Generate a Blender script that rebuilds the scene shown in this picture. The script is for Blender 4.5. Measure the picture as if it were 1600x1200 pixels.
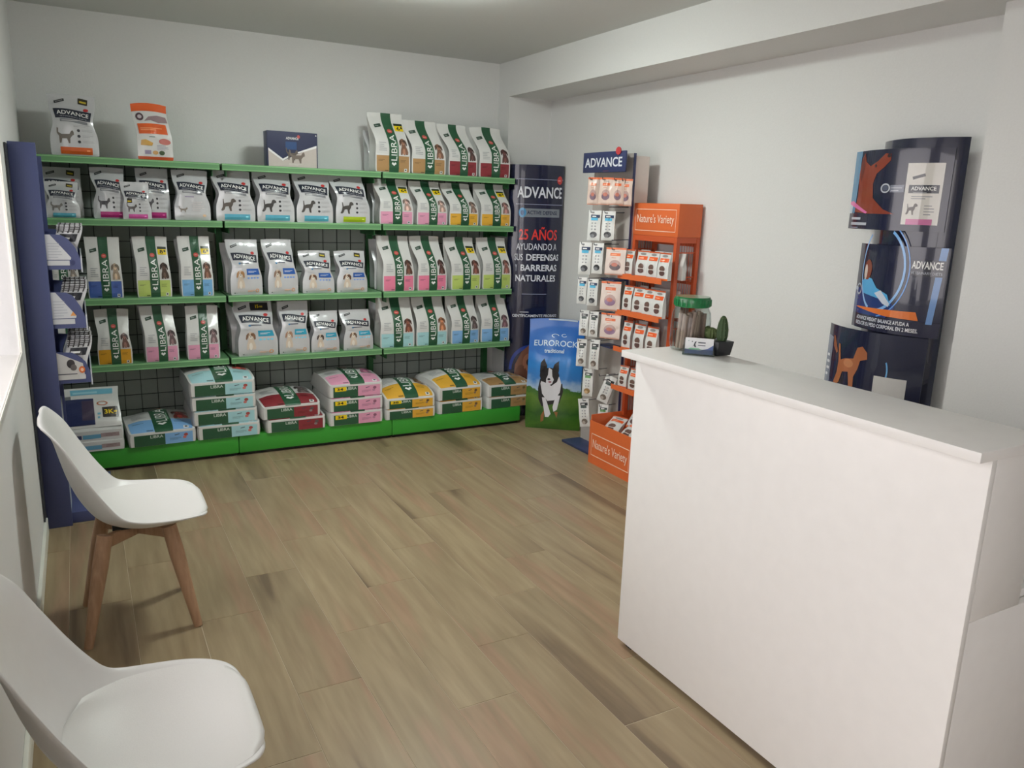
import bpy, bmesh, math, random
import numpy as np
from mathutils import Matrix, Vector

for _o in list(bpy.data.objects):
    bpy.data.objects.remove(_o)
scene = bpy.context.scene
C = scene.collection
random.seed(7)

# ---------------------------------------------------------------- camera, light, exposure
cam_data = bpy.data.cameras.new('camera')
cam = bpy.data.objects.new('camera', cam_data)
C.objects.link(cam)
cam_data.sensor_fit = 'HORIZONTAL'
cam_data.sensor_width = 36.0
cam_data.lens = 36.0 * 1220.67 / 1600.0
cam_data.clip_start = 0.02
_r = (0.877514, -0.478511, 0.031566)
_u = (0.079048, 0.209258, 0.97466)
_b = (-0.472991, -0.852783, 0.221453)
cam.matrix_world = Matrix(((_r[0], _u[0], _b[0], 0.242), (_r[1], _u[1], _b[1], 0.0),
                           (_r[2], _u[2], _b[2], 1.57), (0, 0, 0, 1)))
scene.camera = cam

world = bpy.data.worlds.new('world')
scene.world = world
world.use_nodes = True
_nt = world.node_tree
_bg = _nt.nodes['Background']
_bg.inputs['Color'].default_value = (1.0, 0.945, 0.945, 1)
_bg.inputs['Strength'].default_value = 4.0
LAMP_STRENGTH = 96.0
scene.view_settings.view_transform = 'Standard'
scene.view_settings.look = 'None'
scene.view_settings.gamma = 1.0
scene.view_settings.use_curve_mapping = False
scene.view_settings.exposure = 0.0

# ---------------------------------------------------------------- materials
def lin(c):
    c = c / 255.0
    return c / 12.92 if c <= 0.04045 else ((c + 0.055) / 1.055) ** 2.4

def rgb(t):
    return (lin(t[0]), lin(t[1]), lin(t[2]), 1.0)

_mats = {}
def mat(col, rough=0.5, bump=0.0, bscale=40.0, metal=0.0, name=None, coat=0.0, spec=0.5, vary=0.03):
    key = (col, rough, bump, bscale, metal, coat)
    if key in _mats:
        return _mats[key]
    m = bpy.data.materials.new(name or 'surface')
    m.use_nodes = True
    nt = m.node_tree
    p = nt.nodes['Principled BSDF']
    p.inputs['Roughness'].default_value = rough
    p.inputs['Metallic'].default_value = metal
    p.inputs['Coat Weight'].default_value = coat
    p.inputs['Specular IOR Level'].default_value = spec
    tc = nt.nodes.new('ShaderNodeTexCoord')
    nz = nt.nodes.new('ShaderNodeTexNoise')
    nz.inputs['Scale'].default_value = bscale
    nz.inputs['Detail'].default_value = 3.0
    nt.links.new(tc.outputs['Object'], nz.inputs['Vector'])
    mx = nt.nodes.new('ShaderNodeMix')
    mx.data_type = 'RGBA'
    c = rgb(col)
    mx.inputs[6].default_value = tuple(x * (1 - vary) for x in c[:3]) + (1,)
    mx.inputs[7].default_value = tuple(min(1, x * (1 + vary)) for x in c[:3]) + (1,)
    nt.links.new(nz.outputs['Fac'], mx.inputs[0])
    nt.links.new(mx.outputs[2], p.inputs['Base Color'])
    if bump > 0:
        b = nt.nodes.new('ShaderNodeBump')
        b.inputs['Strength'].default_value = 1.0
        b.inputs['Distance'].default_value = bump
        nt.links.new(nz.outputs['Fac'], b.inputs['Height'])
        nt.links.new(b.outputs['Normal'], p.inputs['Normal'])
    _mats[key] = m
    return m

def emit(col, strength):
    m = bpy.data.materials.new('lamp_light')
    m.use_nodes = True
    nt = m.node_tree
    p = nt.nodes['Principled BSDF']
    p.inputs['Base Color'].default_value = rgb(col)
    p.inputs['Emission Color'].default_value = rgb(col)
    p.inputs['Emission Strength'].default_value = strength
    return m

def glass_mat(tint=(235, 240, 240), transp=0.88, rough=0.02, edge=.45):
    m = bpy.data.materials.new('clear_pane')
    m.use_nodes = True
    nt = m.node_tree
    nt.nodes.remove(nt.nodes['Principled BSDF'])
    out = nt.nodes['Material Output']
    tr = nt.nodes.new('ShaderNodeBsdfTransparent')
    tr.inputs['Color'].default_value = rgb(tint)
    gl = nt.nodes.new('ShaderNodeBsdfGlossy')
    gl.inputs['Roughness'].default_value = rough
    lw = nt.nodes.new('ShaderNodeLayerWeight')
    pw = nt.nodes.new('ShaderNodeMath'); pw.operation = 'POWER'; pw.inputs[1].default_value = 4.0
    nt.links.new(lw.outputs['Facing'], pw.inputs[0])
    fr = nt.nodes.new('ShaderNodeMath'); fr.operation = 'MULTIPLY_ADD'
    fr.inputs[1].default_value = edge; fr.inputs[2].default_value = .04
    nt.links.new(pw.outputs[0], fr.inputs[0])
    mx = nt.nodes.new('ShaderNodeMixShader')
    nt.links.new(fr.outputs[0], mx.inputs[0])
    nt.links.new(tr.outputs[0], mx.inputs[1])
    nt.links.new(gl.outputs[0], mx.inputs[2])
    nt.links.new(mx.outputs[0], out.inputs['Surface'])
    return m

def wood_mat(name, cols, scale=(1, 1, 1), rough=0.42, grain_axis=1, per_object=True):
    m = bpy.data.materials.new(name)
    m.use_nodes = True
    nt = m.node_tree
    L = nt.links
    p = nt.nodes['Principled BSDF']
    tc = nt.nodes.new('ShaderNodeTexCoord')
    mp = nt.nodes.new('ShaderNodeMapping')
    L.new(tc.outputs['Object'], mp.inputs['Vector'])
    mp.inputs['Scale'].default_value = scale
    oi = nt.nodes.new('ShaderNodeObjectInfo')
    mu = nt.nodes.new('ShaderNodeMath'); mu.operation = 'MULTIPLY'
    mu.inputs[1].default_value = 37.0 if per_object else 0.0
    L.new(oi.outputs['Random'], mu.inputs[0])
    cb = nt.nodes.new('ShaderNodeCombineXYZ')
    for i in range(3):
        L.new(mu.outputs[0], cb.inputs[i])
    L.new(cb.outputs[0], mp.inputs['Location'])
    n1 = nt.nodes.new('ShaderNodeTexNoise'); n1.inputs['Scale'].default_value = 1.0
    n1.inputs['Detail'].default_value = 4; n1.inputs['Distortion'].default_value = 0.35
    L.new(mp.outputs[0], n1.inputs['Vector'])
    cr = nt.nodes.new('ShaderNodeValToRGB')
    el = cr.color_ramp.elements
    el[0].position = 0.3; el[0].color = rgb(cols[0])
    el[1].position = 0.72; el[1].color = rgb(cols[-1])
    for i, c in enumerate(cols[1:-1]):
        e = el.new(0.3 + 0.42 * (i + 1) / (len(cols) - 1)); e.color = rgb(c)
    L.new(n1.outputs['Fac'], cr.inputs['Fac'])
    n2 = nt.nodes.new('ShaderNodeTexNoise'); n2.inputs['Scale'].default_value = 4.5
    n2.inputs['Detail'].default_value = 6
    L.new(mp.outputs[0], n2.inputs['Vector'])
    mx = nt.nodes.new('ShaderNodeMix'); mx.data_type = 'RGBA'; mx.blend_type = 'SOFT_LIGHT'
    mx.inputs[0].default_value = 0.45
    L.new(cr.outputs['Color'], mx.inputs[6]); L.new(n2.outputs['Fac'], mx.inputs[7])
    hs = nt.nodes.new('ShaderNodeHueSaturation')
    ma = nt.nodes.new('ShaderNodeMapRange')
    ma.inputs['To Min'].default_value = 0.93 if per_object else 1.0
    ma.inputs['To Max'].default_value = 1.04 if per_object else 1.0
    L.new(oi.outputs['Random'], ma.inputs['Value'])
    L.new(ma.outputs[0], hs.inputs['Value'])
    L.new(mx.outputs[2], hs.inputs['Color'])
    L.new(hs.outputs[0], p.inputs['Base Color'])
    p.inputs['Roughness'].default_value = rough
    b = nt.nodes.new('ShaderNodeBump'); b.inputs['Distance'].default_value = 0.0006
    L.new(n2.outputs['Fac'], b.inputs['Height']); L.new(b.outputs['Normal'], p.inputs['Normal'])
    return m

WALL = mat((222, 222, 221), 0.75, 0.0006, 120, name='wall_paint')
CEIL = mat((214, 216, 214), 0.8, 0.0004, 90, name='ceiling_paint')
WHITE = mat((240, 239, 237), 0.38, 0, 20, name='white_laminate')
TRIMW = mat((236, 236, 226), 0.4, name='white_trim')
GREEN = mat((60, 158, 54), 0.38, 0, 20, name='green_metal')
GREEN_HILITE = mat((140, 190, 136), 0.32, 0, 21, name='green_edge_highlight')  # lighter green, a highlight painted along the shelf lip edges
GREEN_S = mat((102, 152, 104), 0.38, 0, 28, name='green_shelf_metal')
GREEN_D = mat((40, 96, 52), 0.45, 0, 22, name='dark_green_metal')
NAVY = mat((50, 58, 98), 0.42, 0, 23, name='navy_board')
NAVY_S = mat((78, 86, 130), 0.45, 0, 29, name='navy_card')
NAVY_D = mat((26, 30, 58), 0.2, 0, 24, name='navy_gloss', coat=0.6)
ORANGE = mat((222, 108, 56), 0.4, 0, 25, name='orange_board')
ORANGE_M = mat((200, 88, 48), 0.35, 0, 26, name='orange_metal')
BLACKP = mat((28, 28, 30), 0.4, name='black_plastic')
SHELL = mat((222, 221, 219), 0.36, 0, 27, name='white_polypropylene')
PAD = mat((222, 221, 218), 0.45, 0.0002, 300, name='white_leatherette')
BEECH = wood_mat('beech_wood', [(158, 122, 94), (180, 144, 114), (168, 132, 102)], (18, 18, 2.2), 0.45, per_object=False)
FOIL = mat((218, 218, 216), 0.24, 0.0022, 14, name='white_bag_film', coat=0.35)
FOILS = mat((206, 207, 210), 0.22, 0.0022, 15, name='silver_bag_film', coat=0.35, metal=0.1)

# ---------------------------------------------------------------- object helpers
def link_mesh(name, me, parent=None):
    o = bpy.data.objects.new(name, me)
    C.objects.link(o)
    if parent is not None:
        o.parent = parent
    return o

def thing(name, label, cat, loc=(0, 0, 0), rz=0.0, group=None):
    o = bpy.data.objects.new(name, None)
    o.empty_display_size = 0.1
    C.objects.link(o)
    o.location = loc
    o.rotation_euler = (0, 0, rz)
    o['label'] = label
    o['category'] = cat
    if group:
        o['group'] = group
    return o

def finish(name, bm, m, parent=None, smooth=False, angle=40):
    me = bpy.data.meshes.new(name)
    bm.normal_update()
    bm.to_mesh(me)
    bm.free()
    for x in (m if isinstance(m, (list, tuple)) else [m]):
        me.materials.append(x)
    if smooth:
        me.shade_smooth()
        me.set_sharp_from_angle(angle=math.radians(angle))
    return link_mesh(name, me, parent)

def bx(bm, x0, x1, y0, y1, z0, z1, mi=0, bevel=0.0, M=None):
    g = bmesh.ops.create_cube(bm, size=1.0)
    vs = g['verts']
    for v in vs:
        v.co = Vector(((x0 + x1) / 2 + v.co.x * (x1 - x0), (y0 + y1) / 2 + v.co.y * (y1 - y0),
                       (z0 + z1) / 2 + v.co.z * (z1 - z0)))
    fs = set(f for v in vs for f in v.link_faces)
    if bevel > 0:
        r = bmesh.ops.bevel(bm, geom=list(set(e for v in vs for e in v.link_edges)), offset=bevel,
                            segments=2, profile=0.5, affect='EDGES')
        fs = set(r['faces']) | set(f for f in fs if f.is_valid)
        vs = list(set(v for f in fs for v in f.verts))
    for f in fs:
        f.material_index = mi
    if M is not None:
        for v in vs:
            v.co = M @ v.co
    return vs

def box(name, x0, x1, y0, y1, z0, z1, m, parent=None, bevel=0.0, M=None):
    bm = bmesh.new()
    bx(bm, x0, x1, y0, y1, z0, z1, 0, bevel, M)
    return finish(name, bm, m, parent, smooth=bevel > 0)

def tube(bm, p0, p1, r0, r1=None, n=10, caps=True):
    p0, p1 = Vector(p0), Vector(p1)
    r1 = r0 if r1 is None else r1
    d = (p1 - p0).normalized()
    a = d.orthogonal().normalized()
    b = d.cross(a)
    R0, R1 = [], []
    for i in range(n):
        t = 2 * math.pi * i / n
        w = a * math.cos(t) + b * math.sin(t)
        R0.append(bm.verts.new(p0 + w * r0))
        R1.append(bm.verts.new(p1 + w * r1))
    for i in range(n):
        j = (i + 1) % n
        bm.faces.new((R0[i], R0[j], R1[j], R1[i]))
    if caps:
        bm.faces.new(R0[::-1])
        bm.faces.new(R1)

def lathe(bm, prof, n=32, cx=0, cy=0, sq=None):
    rings = []
    for r, z in prof:
        ring = []
        for i in range(n):
            t = 2 * math.pi * i / n
            k = 1.0
            ring.append(bm.verts.new((cx + r * k * math.cos(t), cy + r * k * math.sin(t), z)))
        rings.append(ring)
    for a, b in zip(rings, rings[1:]):
        for i in range(n):
            j = (i + 1) % n
            bm.faces.new((a[i], a[j], b[j], b[i]))
    bm.faces.new(rings[0][::-1])
    bm.faces.new(rings[-1])

def structure(o):
    o['kind'] = 'structure'
    return o

# ---------------------------------------------------------------- printing on surfaces
_glyph = {}
def text_mesh(s, bold=0.0):
    key = (s, bold)
    if key in _glyph:
        return _glyph[key]
    cu = bpy.data.curves.new('lettering', 'FONT')
    cu.body = s
    cu.size = 1.0
    cu.offset = bold
    cu.resolution_u = 3
    o = bpy.data.objects.new('lettering', cu)
    C.objects.link(o)
    dg = bpy.context.evaluated_depsgraph_get()
    me = bpy.data.meshes.new_from_object(o.evaluated_get(dg))
    V = np.array([v.co[:2] for v in me.vertices], float).reshape(-1, 2)
    F = [tuple(p.vertices) for p in me.polygons]
    bpy.data.objects.remove(o)
    bpy.data.curves.remove(cu)
    bpy.data.meshes.remove(me)
    if len(V):
        mn, mx = V.min(0), V.max(0)
        V = (V - mn) / np.maximum(mx - mn, 1e-6)
    _glyph[key] = (V, F)
    return _glyph[key]

PRINT_ROUGH = 0.3
class Design:
    """flat print, in fractions of the printed face (u to the right, v up)"""
    def __init__(self, nu=6, nv=10):
        self.items = []; self.nu = nu; self.nv = nv; self.cache = None; self.uk = None; self.vk = None
    def poly(self, pts, col, lay=1):
        self.items.append(([tuple(p) for p in pts], [tuple(range(len(pts)))], col, lay)); return self
    def rect(self, u0, v0, u1, v1, col, lay=1):
        return self.poly([(u0, v0), (u1, v0), (u1, v1), (u0, v1)], col, lay)
    def rrect(self, cu, cv, w, h, ang, col, lay=1, asp=1.0):
        c, s = math.cos(ang), math.sin(ang)
        return self.poly([(cu + (x * c - y * s), cv + (x * s + y * c) * asp)
                          for x, y in ((-w/2, -h/2/asp), (w/2, -h/2/asp), (w/2, h/2/asp), (-w/2, h/2/asp))], col, lay)
    def ell(self, cu, cv, ru, rv, col, lay=1, n=16):
        return self.poly([(cu + ru * math.cos(2*math.pi*i/n), cv + rv * math.sin(2*math.pi*i/n)) for i in range(n)], col, lay)
    def ring(self, cu, cv, ru, rv, k, col, lay=1, n=24, a0=0.0, a1=2*math.pi):
        for i in range(n):
            a = a0 + (a1-a0)*i/n; b = a0 + (a1-a0)*(i+1)/n
            self.poly([(cu+ru*math.cos(a), cv+rv*math.sin(a)), (cu+ru*math.cos(b), cv+rv*math.sin(b)),
                       (cu+ru*k*math.cos(b), cv+rv*k*math.sin(b)), (cu+ru*k*math.cos(a), cv+rv*k*math.sin(a))], col, lay)
        return self
    def text(self, s, u0, v0, u1, v1, col, lay=2, rot=False, bold=0.0, shear=0.0):
        V, F = text_mesh(s, bold)
        if rot:
            P = [(u1 - y * (u1 - u0), v0 + x * (v1 - v0)) for x, y in V]
        else:
            P = [(u0 + x * (u1 - u0), v0 + y * (v1 - v0) + shear * x) for x, y in V]
        self.items.append((P, F, col, lay)); return self
    def lines(self, u0, v0, u1, v1, n, col, lay=1, fill=0.4, seed=1):
        rr = random.Random(seed)
        h = (v1 - v0) / n
        for i in range(n):
            w = (u1 - u0) * (0.6 + 0.4 * rr.random())
            self.rect(u0, v0 + i * h, u0 + w, v0 + i * h + h * fill, col, lay)
        return self
    def shape(self, pts, u0, v0, u1, v1, col, lay=2):
        return self.poly([(u0 + x * (u1 - u0), v0 + y * (v1 - v0)) for x, y in pts], col, lay)
    def build(self):
        if self.cache: return self.cache
        out = []
        cols = []
        bm = bmesh.new()
        ll = bm.faces.layers.int.new('lay')
        for P, F, col, lay in self.items:
            if col not in cols: cols.append(col)
            ci = cols.index(col)
            vs = [bm.verts.new((p[0], p[1], 0)) for p in P]
            for f in F:
                try:
                    fc = bm.faces.new([vs[i] for i in f])
                    fc.material_index = ci
                    fc[ll] = lay
                except ValueError:
                    pass
        bm.normal_update()
        for f in list(bm.faces):
            if f.normal.z < 0: f.normal_flip()
        for q in (self.uk if self.uk is not None else [i/self.nu for i in range(1, self.nu)]):
            bmesh.ops.bisect_plane(bm, geom=list(bm.verts)+list(bm.edges)+list(bm.faces), dist=1e-6,
                                   plane_co=(q, 0, 0), plane_no=(1, 0, 0))
        for q in (self.vk if self.vk is not None else [i/self.nv for i in range(1, self.nv)]):
            bmesh.ops.bisect_plane(bm, geom=list(bm.verts)+list(bm.edges)+list(bm.faces), dist=1e-6,
                                   plane_co=(0, q, 0), plane_no=(0, 1, 0))
        big = [f for f in bm.faces if len(f.verts) > 4]
        if big: bmesh.ops.triangulate(bm, faces=big)
        bm.verts.index_update()
        V = np.array([v.co[:2] for v in bm.verts]).reshape(-1, 2)
        lay = np.ones(len(V))
        F, M = [], []
        for f in bm.faces:
            F.append([v.index for v in f.verts]); M.append(f.material_index)
            for v in f.verts: lay[v.index] = f[ll]
        bm.free()
        self.cache = (V, lay, F, M, cols)
        return self.cache

def apply_print(design, mapf, name, parent, base=0.0008, step=0.0005, rough=PRINT_ROUGH, coat=0.0, flip=False):
    V, lay, F, M, cols = design.build()
    P = mapf(V[:, 0], V[:, 1], base + step * lay)
    me = bpy.data.meshes.new(name)
    me.from_pydata([tuple(p) for p in P], [], [tuple(f[::-1]) if flip else tuple(f) for f in F])
    for c in cols:
        me.materials.append(mat(c, rough, 0, 33, coat=coat, name='print_ink'))
    me.polygons.foreach_set('material_index', M)
    me.update()
    return link_mesh(name, me, parent)

def planar(O, U, V):
    O, U, V = np.array(O, float), np.array(U, float), np.array(V, float)
    N = np.cross(U, V); N /= np.linalg.norm(N)
    return lambda u, v, off: O + np.outer(u, U) + np.outer(v, V) + np.outer(off, N)

# ---- animal outlines (unit box)
DOG = [(0,.05),(.1,0),(.22,.1),(.3,.35),(.5,.38),(.58,.0),(.7,.0),(.68,.3),(.78,.5),(.82,.68),(1,.74),(.98,.88),(.84,1),(.7,.95),(.62,.7),(.35,.66),(.2,.6),(.12,.95),(.06,.95),(.12,.55),(.1,.3)]
CAT = [(.2,0),(.28,0),(.34,.3),(.6,.3),(.68,0),(.76,0),(.78,.32),(.9,.5),(1,.55),(.98,.75),(.92,.85),(.82,.75),(.76,.6),(.3,.58),(.12,.7),(.1,.95),(.0,1),(.04,.65),(.18,.45)]
SIT = [(.1,0),(.9,0),(.95,.2),(.8,.45),(.78,.6),(.95,.75),(.85,.98),(.7,.9),(.5,1),(.25,.95),(.1,.98),(.02,.75),(.2,.6),(.15,.4),(.0,.2)]

def pup(d, u0, v0, u1, v1, body, ear, chest, lay=2):
    X = lambda x: u0 + x * (u1 - u0)
    Y = lambda y: v0 + y * (v1 - v0)
    w, h = u1 - u0, v1 - v0
    d.shape([(.12, .02), (.30, 0), (.34, .10), (.42, .12), (.44, 0), (.62, 0), (.64, .12), (.70, .02), (.92, .03), (.98, .16), (.90, .36), (.78, .52),
             (.74, .64), (.28, .64), (.24, .48), (.14, .30)], u0, v0, u1, v1, body, lay)
    d.ell(X(.5), Y(.20), w * .16, h * .20, chest, lay + 1, 12)
    d.ell(X(.50), Y(.78), w * .30, h * .20, body, lay + 1, 14)
    d.shape([(.22, .92), (.06, .80), (.04, .60), (.14, .54), (.26, .70), (.34, .90)], u0, v0, u1, v1, ear, lay + 2)
    d.shape([(.78, .92), (.94, .80), (.96, .60), (.86, .54), (.74, .70), (.66, .90)], u0, v0, u1, v1, ear, lay + 2)
    d.ell(X(.62), Y(.82), w * .13, h * .10, ear, lay + 2, 10)
    d.ell(X(.50), Y(.69), w * .15, h * .09, chest, lay + 3, 12)
    d.ell(X(.50), Y(.715), w * .055, h * .03, (40, 34, 34), lay + 4, 8)
    d.ell(X(.39), Y(.81), w * .035, h * .022, (40, 34, 34), lay + 4, 6); d.ell(X(.61), Y(.81), w * .035, h * .022, (40, 34, 34), lay + 4, 6)

WH = (238, 238, 236); DK = (44, 48, 56); GR = (44, 88, 62); RD = (198, 84, 78); YE = (240, 208, 24); GY = (150, 152, 156); LG = (196, 198, 200)
def libra(col, sticker=False, pet=(130, 96, 78), cat=False, top=(214, 214, 210)):
    d = Design(5, 12)
    lo = tuple(int(c * 0.6) for c in col)
    d.rect(.03, .01, .38, .28, col); d.rect(.66, .01, .96, .28, col)
    d.rect(.03, .29, .97, .30, (226, 226, 224), 1)
    d.rect(.38, .0, .66, 1.0, GR, 2)
    d.text('LIBRA', .44, .20, .605, .63, WH, 3, rot=True, bold=0.0)
    d.lines(.615, .24, .635, .5, 1, (150, 190, 160), 3, 1)
    d.ell(.52, .69, .075, .035, RD, 3); d.rect(.48, .685, .56, .692, (240, 190, 180), 4)
    d.poly([(.45, .145), (.52, .11), (.59, .145), (.56, .175), (.52, .15), (.48, .175)], WH, 3)
    d.rrect(.22, .78, .2, .055, .14, (56, 78, 66), 1); d.lines(.15, .77, .29, .79, 1, (160, 170, 165), 2, .6)
    d.lines(.1, .36, .32, .52, 5, (150, 154, 158), 1, .3, 2)
    d.lines(.08, .19, .26, .22, 2, lo, 2, .4); d.lines(.7, .17, .92, .23, 3, lo, 2, .3, 4)
    d.rect(.26, .02, .36, .035, lo, 2); d.rect(.82, .02, .9, .07, (226, 226, 226), 2); d.rect(.84, .035, .88, .06, DK, 3)
    pup(d, .69, .30, .95, .58, pet, tuple(int(c*.65) for c in pet), tuple(min(255, int(c*1.4)) for c in pet), 2)
    if sticker:
        d.rect(.70, .70, .96, .79, YE, 3); d.rect(.70, .79, .96, .83, (44, 54, 40), 3)
        d.text(sticker if isinstance(sticker, str) else '8', .76, .715, .86, .775, (50, 50, 30), 4, bold=.03)
        d.rect(.88, .74, .94, .775, (70, 70, 40), 4)
    return d

def wavy(u0, v0, u1, v1, tilt, amp, n=10):
    top, bot = [], []
    for i in range(n + 1):
        x = i / n
        w = amp * math.sin(x * 5.0) + tilt * x
        bot.append((u0 + (u1 - u0) * x, v0 + w)); top.append((u0 + (u1 - u0) * x, v1 + w))
    return bot + top[::-1]

def advance(col, anim=DOG, acol=(92, 84, 78), box=False, sticker=False, pal=False, tiny=False, big=1.0):
    d = Design(6, 10)
    b0 = .60 if not box else .63
    bh = .155 * big if not box else .13
    d.poly(wavy(.09, b0, .93, b0 + bh, -.03, .012), (42, 46, 60), 1)
    V, F = text_mesh('ADVANCE', .015)
    P = [(.15 + x * .72, b0 + bh * (.38 if not box else .26) + y * bh * (.42 if not box else .52) - .03 * x + .012 * math.sin(x * 5)) for x, y in V]
    d.items.append((P, F, WH, 2))
    V, F = text_mesh('VETERINARY DIETS', 0)
    if not box:
        P = [(.2 + x * .62, b0 + bh * .12 + y * bh * .13 - .03 * x + .012 * math.sin(x * 5)) for x, y in V]
        d.items.append((P, F, (176, 178, 184), 2))
        d.poly(wavy(.2, b0 - .055, .84, b0 - .01, -.03, .01), (128, 130, 136), 1)
        d.lines(.24, b0 - .04, .8, b0 - .02, 1, (200, 200, 200), 2, .5)
    d.ell(.80, b0 + bh * .95, .06, .026, (196, 60, 60), 3, 12)
    d.rrect(.24, .885, .22, .045, .22, (52, 54, 58), 1); d.rrect(.24, .885, .16, .012, .22, (150, 150, 150), 2)
    if box:
        d.rect(.28, .575, .62, .59, (60, 66, 86), 1); d.ell(.3, .575, .035, .018, (70, 130, 180), 2, 10)
        d.rect(.5, .37, .93, .48, col, 1); d.lines(.55, .41, .85, .45, 2, (225, 232, 240), 2, .4)
        for i in range(4): d.rect(.52 + .1 * i, .30, .58 + .1 * i, .325, tuple(min(255, c + 60) for c in col), 1)
        d.lines(.12, .50, .42, .53, 1, (180, 184, 188), 1, .4)
        pup(d, .17, .12, .44, .47, (214, 198, 180), acol, (232, 224, 212), 2)
        d.ring(.82, .08, .06, .035, .6, (222, 160, 110), 2, 14); d.lines(.52, .06, .76, .1, 2, (232, 190, 160), 1, .5)
        d.rect(.1, .03, .14, .045, DK, 1); d.lines(.15, .03, .24, .04, 1, GY, 1)
    elif pal:
        d.lines(.28, .46, .7, .49, 1, (150, 140, 170), 1, .7)
        d.shape(CAT, .12, .16, .36, .28, (150, 140, 130), 1)
        d.lines(.15, .08, .3, .1, 1, GY); d.ell(.82, .1, .05, .025, (222, 190, 150), 1)
        d.lines(.5, .2, .85, .4, 5, (214, 206, 206), 1, .3)
    else:
        d.shape(anim, .12, .2, .5, .45, acol, 1)
        for i in range(3):
            d.ell(.60, .23 + .09 * i, .035, .024, (60, 60, 66), 1, 8)
            d.lines(.67, .22 + .09 * i, .92, .26 + .09 * i, 2, (152, 152, 156), 1, .25, i)
        d.lines(.5, .47, .92, .51, 2, (160, 160, 164), 1, .3)
        d.rect(.2, .03, .86, .14, col, 1); d.rect(.74, .08, .81, .10, tuple(min(255, c + 70) for c in col), 2)
    if sticker:
        if sticker == 'top':
            d.rect(.44, .83, .9, .97, (40, 36, 42), 2); d.text('15', .58, .87, .66, .93, YE, 3, bold=.02); d.rect(.68, .88, .76, .91, (170, 150, 60), 3)
        elif sticker == 'left':
            d.rect(.14, .44, .34, .56, (52, 50, 40), 2); d.rect(.16, .47, .31, .5, YE, 3)
        else:
            d.rrect(.74, .89, .2, .1, -.1, (64, 60, 46), 2); d.rrect(.74, .88, .14, .03, -.1, (206, 186, 60), 3)
    return d

def orange_pouch():
    d = Design(4, 10)
    OR = (226, 100, 48)
    d.rect(0, .86, 1, 1, OR); d.rect(.0, .0, 1, .06, (206, 88, 50))
    d.ell(.2, .76, .11, .07, (86, 66, 74), 2); d.ell(.2, .76, .06, .035, (200, 190, 195), 3)
    d.poly([(.3, .68), (.45, .76), (.7, .79), (.95, .78), (.98, .68), (.7, .66), (.5, .7)], (150, 128, 132), 2)
    d.rect(.08, .46, .9, .64, OR, 2); d.lines(.14, .52, .8, .58, 2, (244, 160, 110), 3, .5)
    d.lines(.35, .4, .6, .43, 1, (90, 110, 100), 2)
    d.poly([(.1, .26), (.12, .35), (.25, .36), (.45, .3), (.42, .25)], (214, 168, 86), 2)
    d.ell(.78, .33, .17, .055, (196, 112, 104), 2); d.lines(.55, .18, .9, .28, 4, (120, 118, 150), 2, .25)
    d.rect(.2, .1, .38, .17, (150, 140, 168), 2); d.ell(.5, .13, .08, .035, (206, 160, 100), 2); d.ell(.68, .13, .08, .04, (70, 90, 60), 2)
    return d

def stick(hd=(30, 48, 84), band=(84, 178, 216), dog=(60, 62, 66)):
    d = Design(3, 6)
    d.rect(.2, .76, .9, .86, hd, 1); d.lines(.3, .79, .8, .83, 1, WH, 2, .8)
    d.rect(.22, .67, .78, .755, band, 1)
    for i in range(3):
        d.rect(.3, .56 - .1 * i, .42, .6 - .1 * i, GY, 1); d.rect(.55, .56 - .1 * i, .68, .6 - .1 * i, GY, 1)
    d.ell(.5, .2, .28, .1, dog, 1); d.ell(.42, .16, .16, .06, tuple(min(255, c + 60) for c in dog), 2)
    return d

def treat(c2=(224, 108, 60), bowl=(120, 96, 112), base=(222, 204, 196)):
    d = Design(4, 6)
    d.rect(0, 0, 1, 1, base, 1)
    d.rect(0, .93, 1, 1, c2, 2); d.rect(0, .0, 1, .04, (206, 150, 130), 2)
    d.rect(.22, .7, .75, .8, c2, 2); d.lines(.28, .73, .7, .77, 1, (244, 180, 150), 3, .6)
    d.lines(.3, .62, .66, .66, 1, (214, 120, 90), 2)
    d.ell(.5, .36, .3, .2, (186, 156, 150), 2); d.ell(.5, .3, .27, .12, bowl, 3); d.ell(.48, .38, .16, .07, (196, 120, 104), 4)
    d.lines(.42, .85, .8, .89, 1, GY, 2)
    return d

def catpouch(v=0):
    d = Design(3, 6)
    OR = (232, 96, 44)
    d.rect(0, .0, 1, .07, (236, 120, 60), 1); d.rect(.0, .95, 1, 1, (200, 90, 50), 1)
    d.rect(.12, .66, .92, .8, OR, 1); d.lines(.2, .71, .8, .75, 1, (250, 190, 160), 2, .7)
    d.ell(.5, .88, .26, .045, (140, 138, 136), 1)
    d.ell(.48, .42, .24, .11, (110, 84, 76), 1); d.ell(.48, .26, .24, .1, (96, 70, 66), 1); d.rect(.2, .33, .76, .35, (236, 230, 226), 2)
    return d

# ---------------------------------------------------------------- bags
def smooth01(a, b, x):
    t = np.clip((x - a) / (b - a), 0, 1)
    return t * t * (3 - 2 * t)

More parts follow.
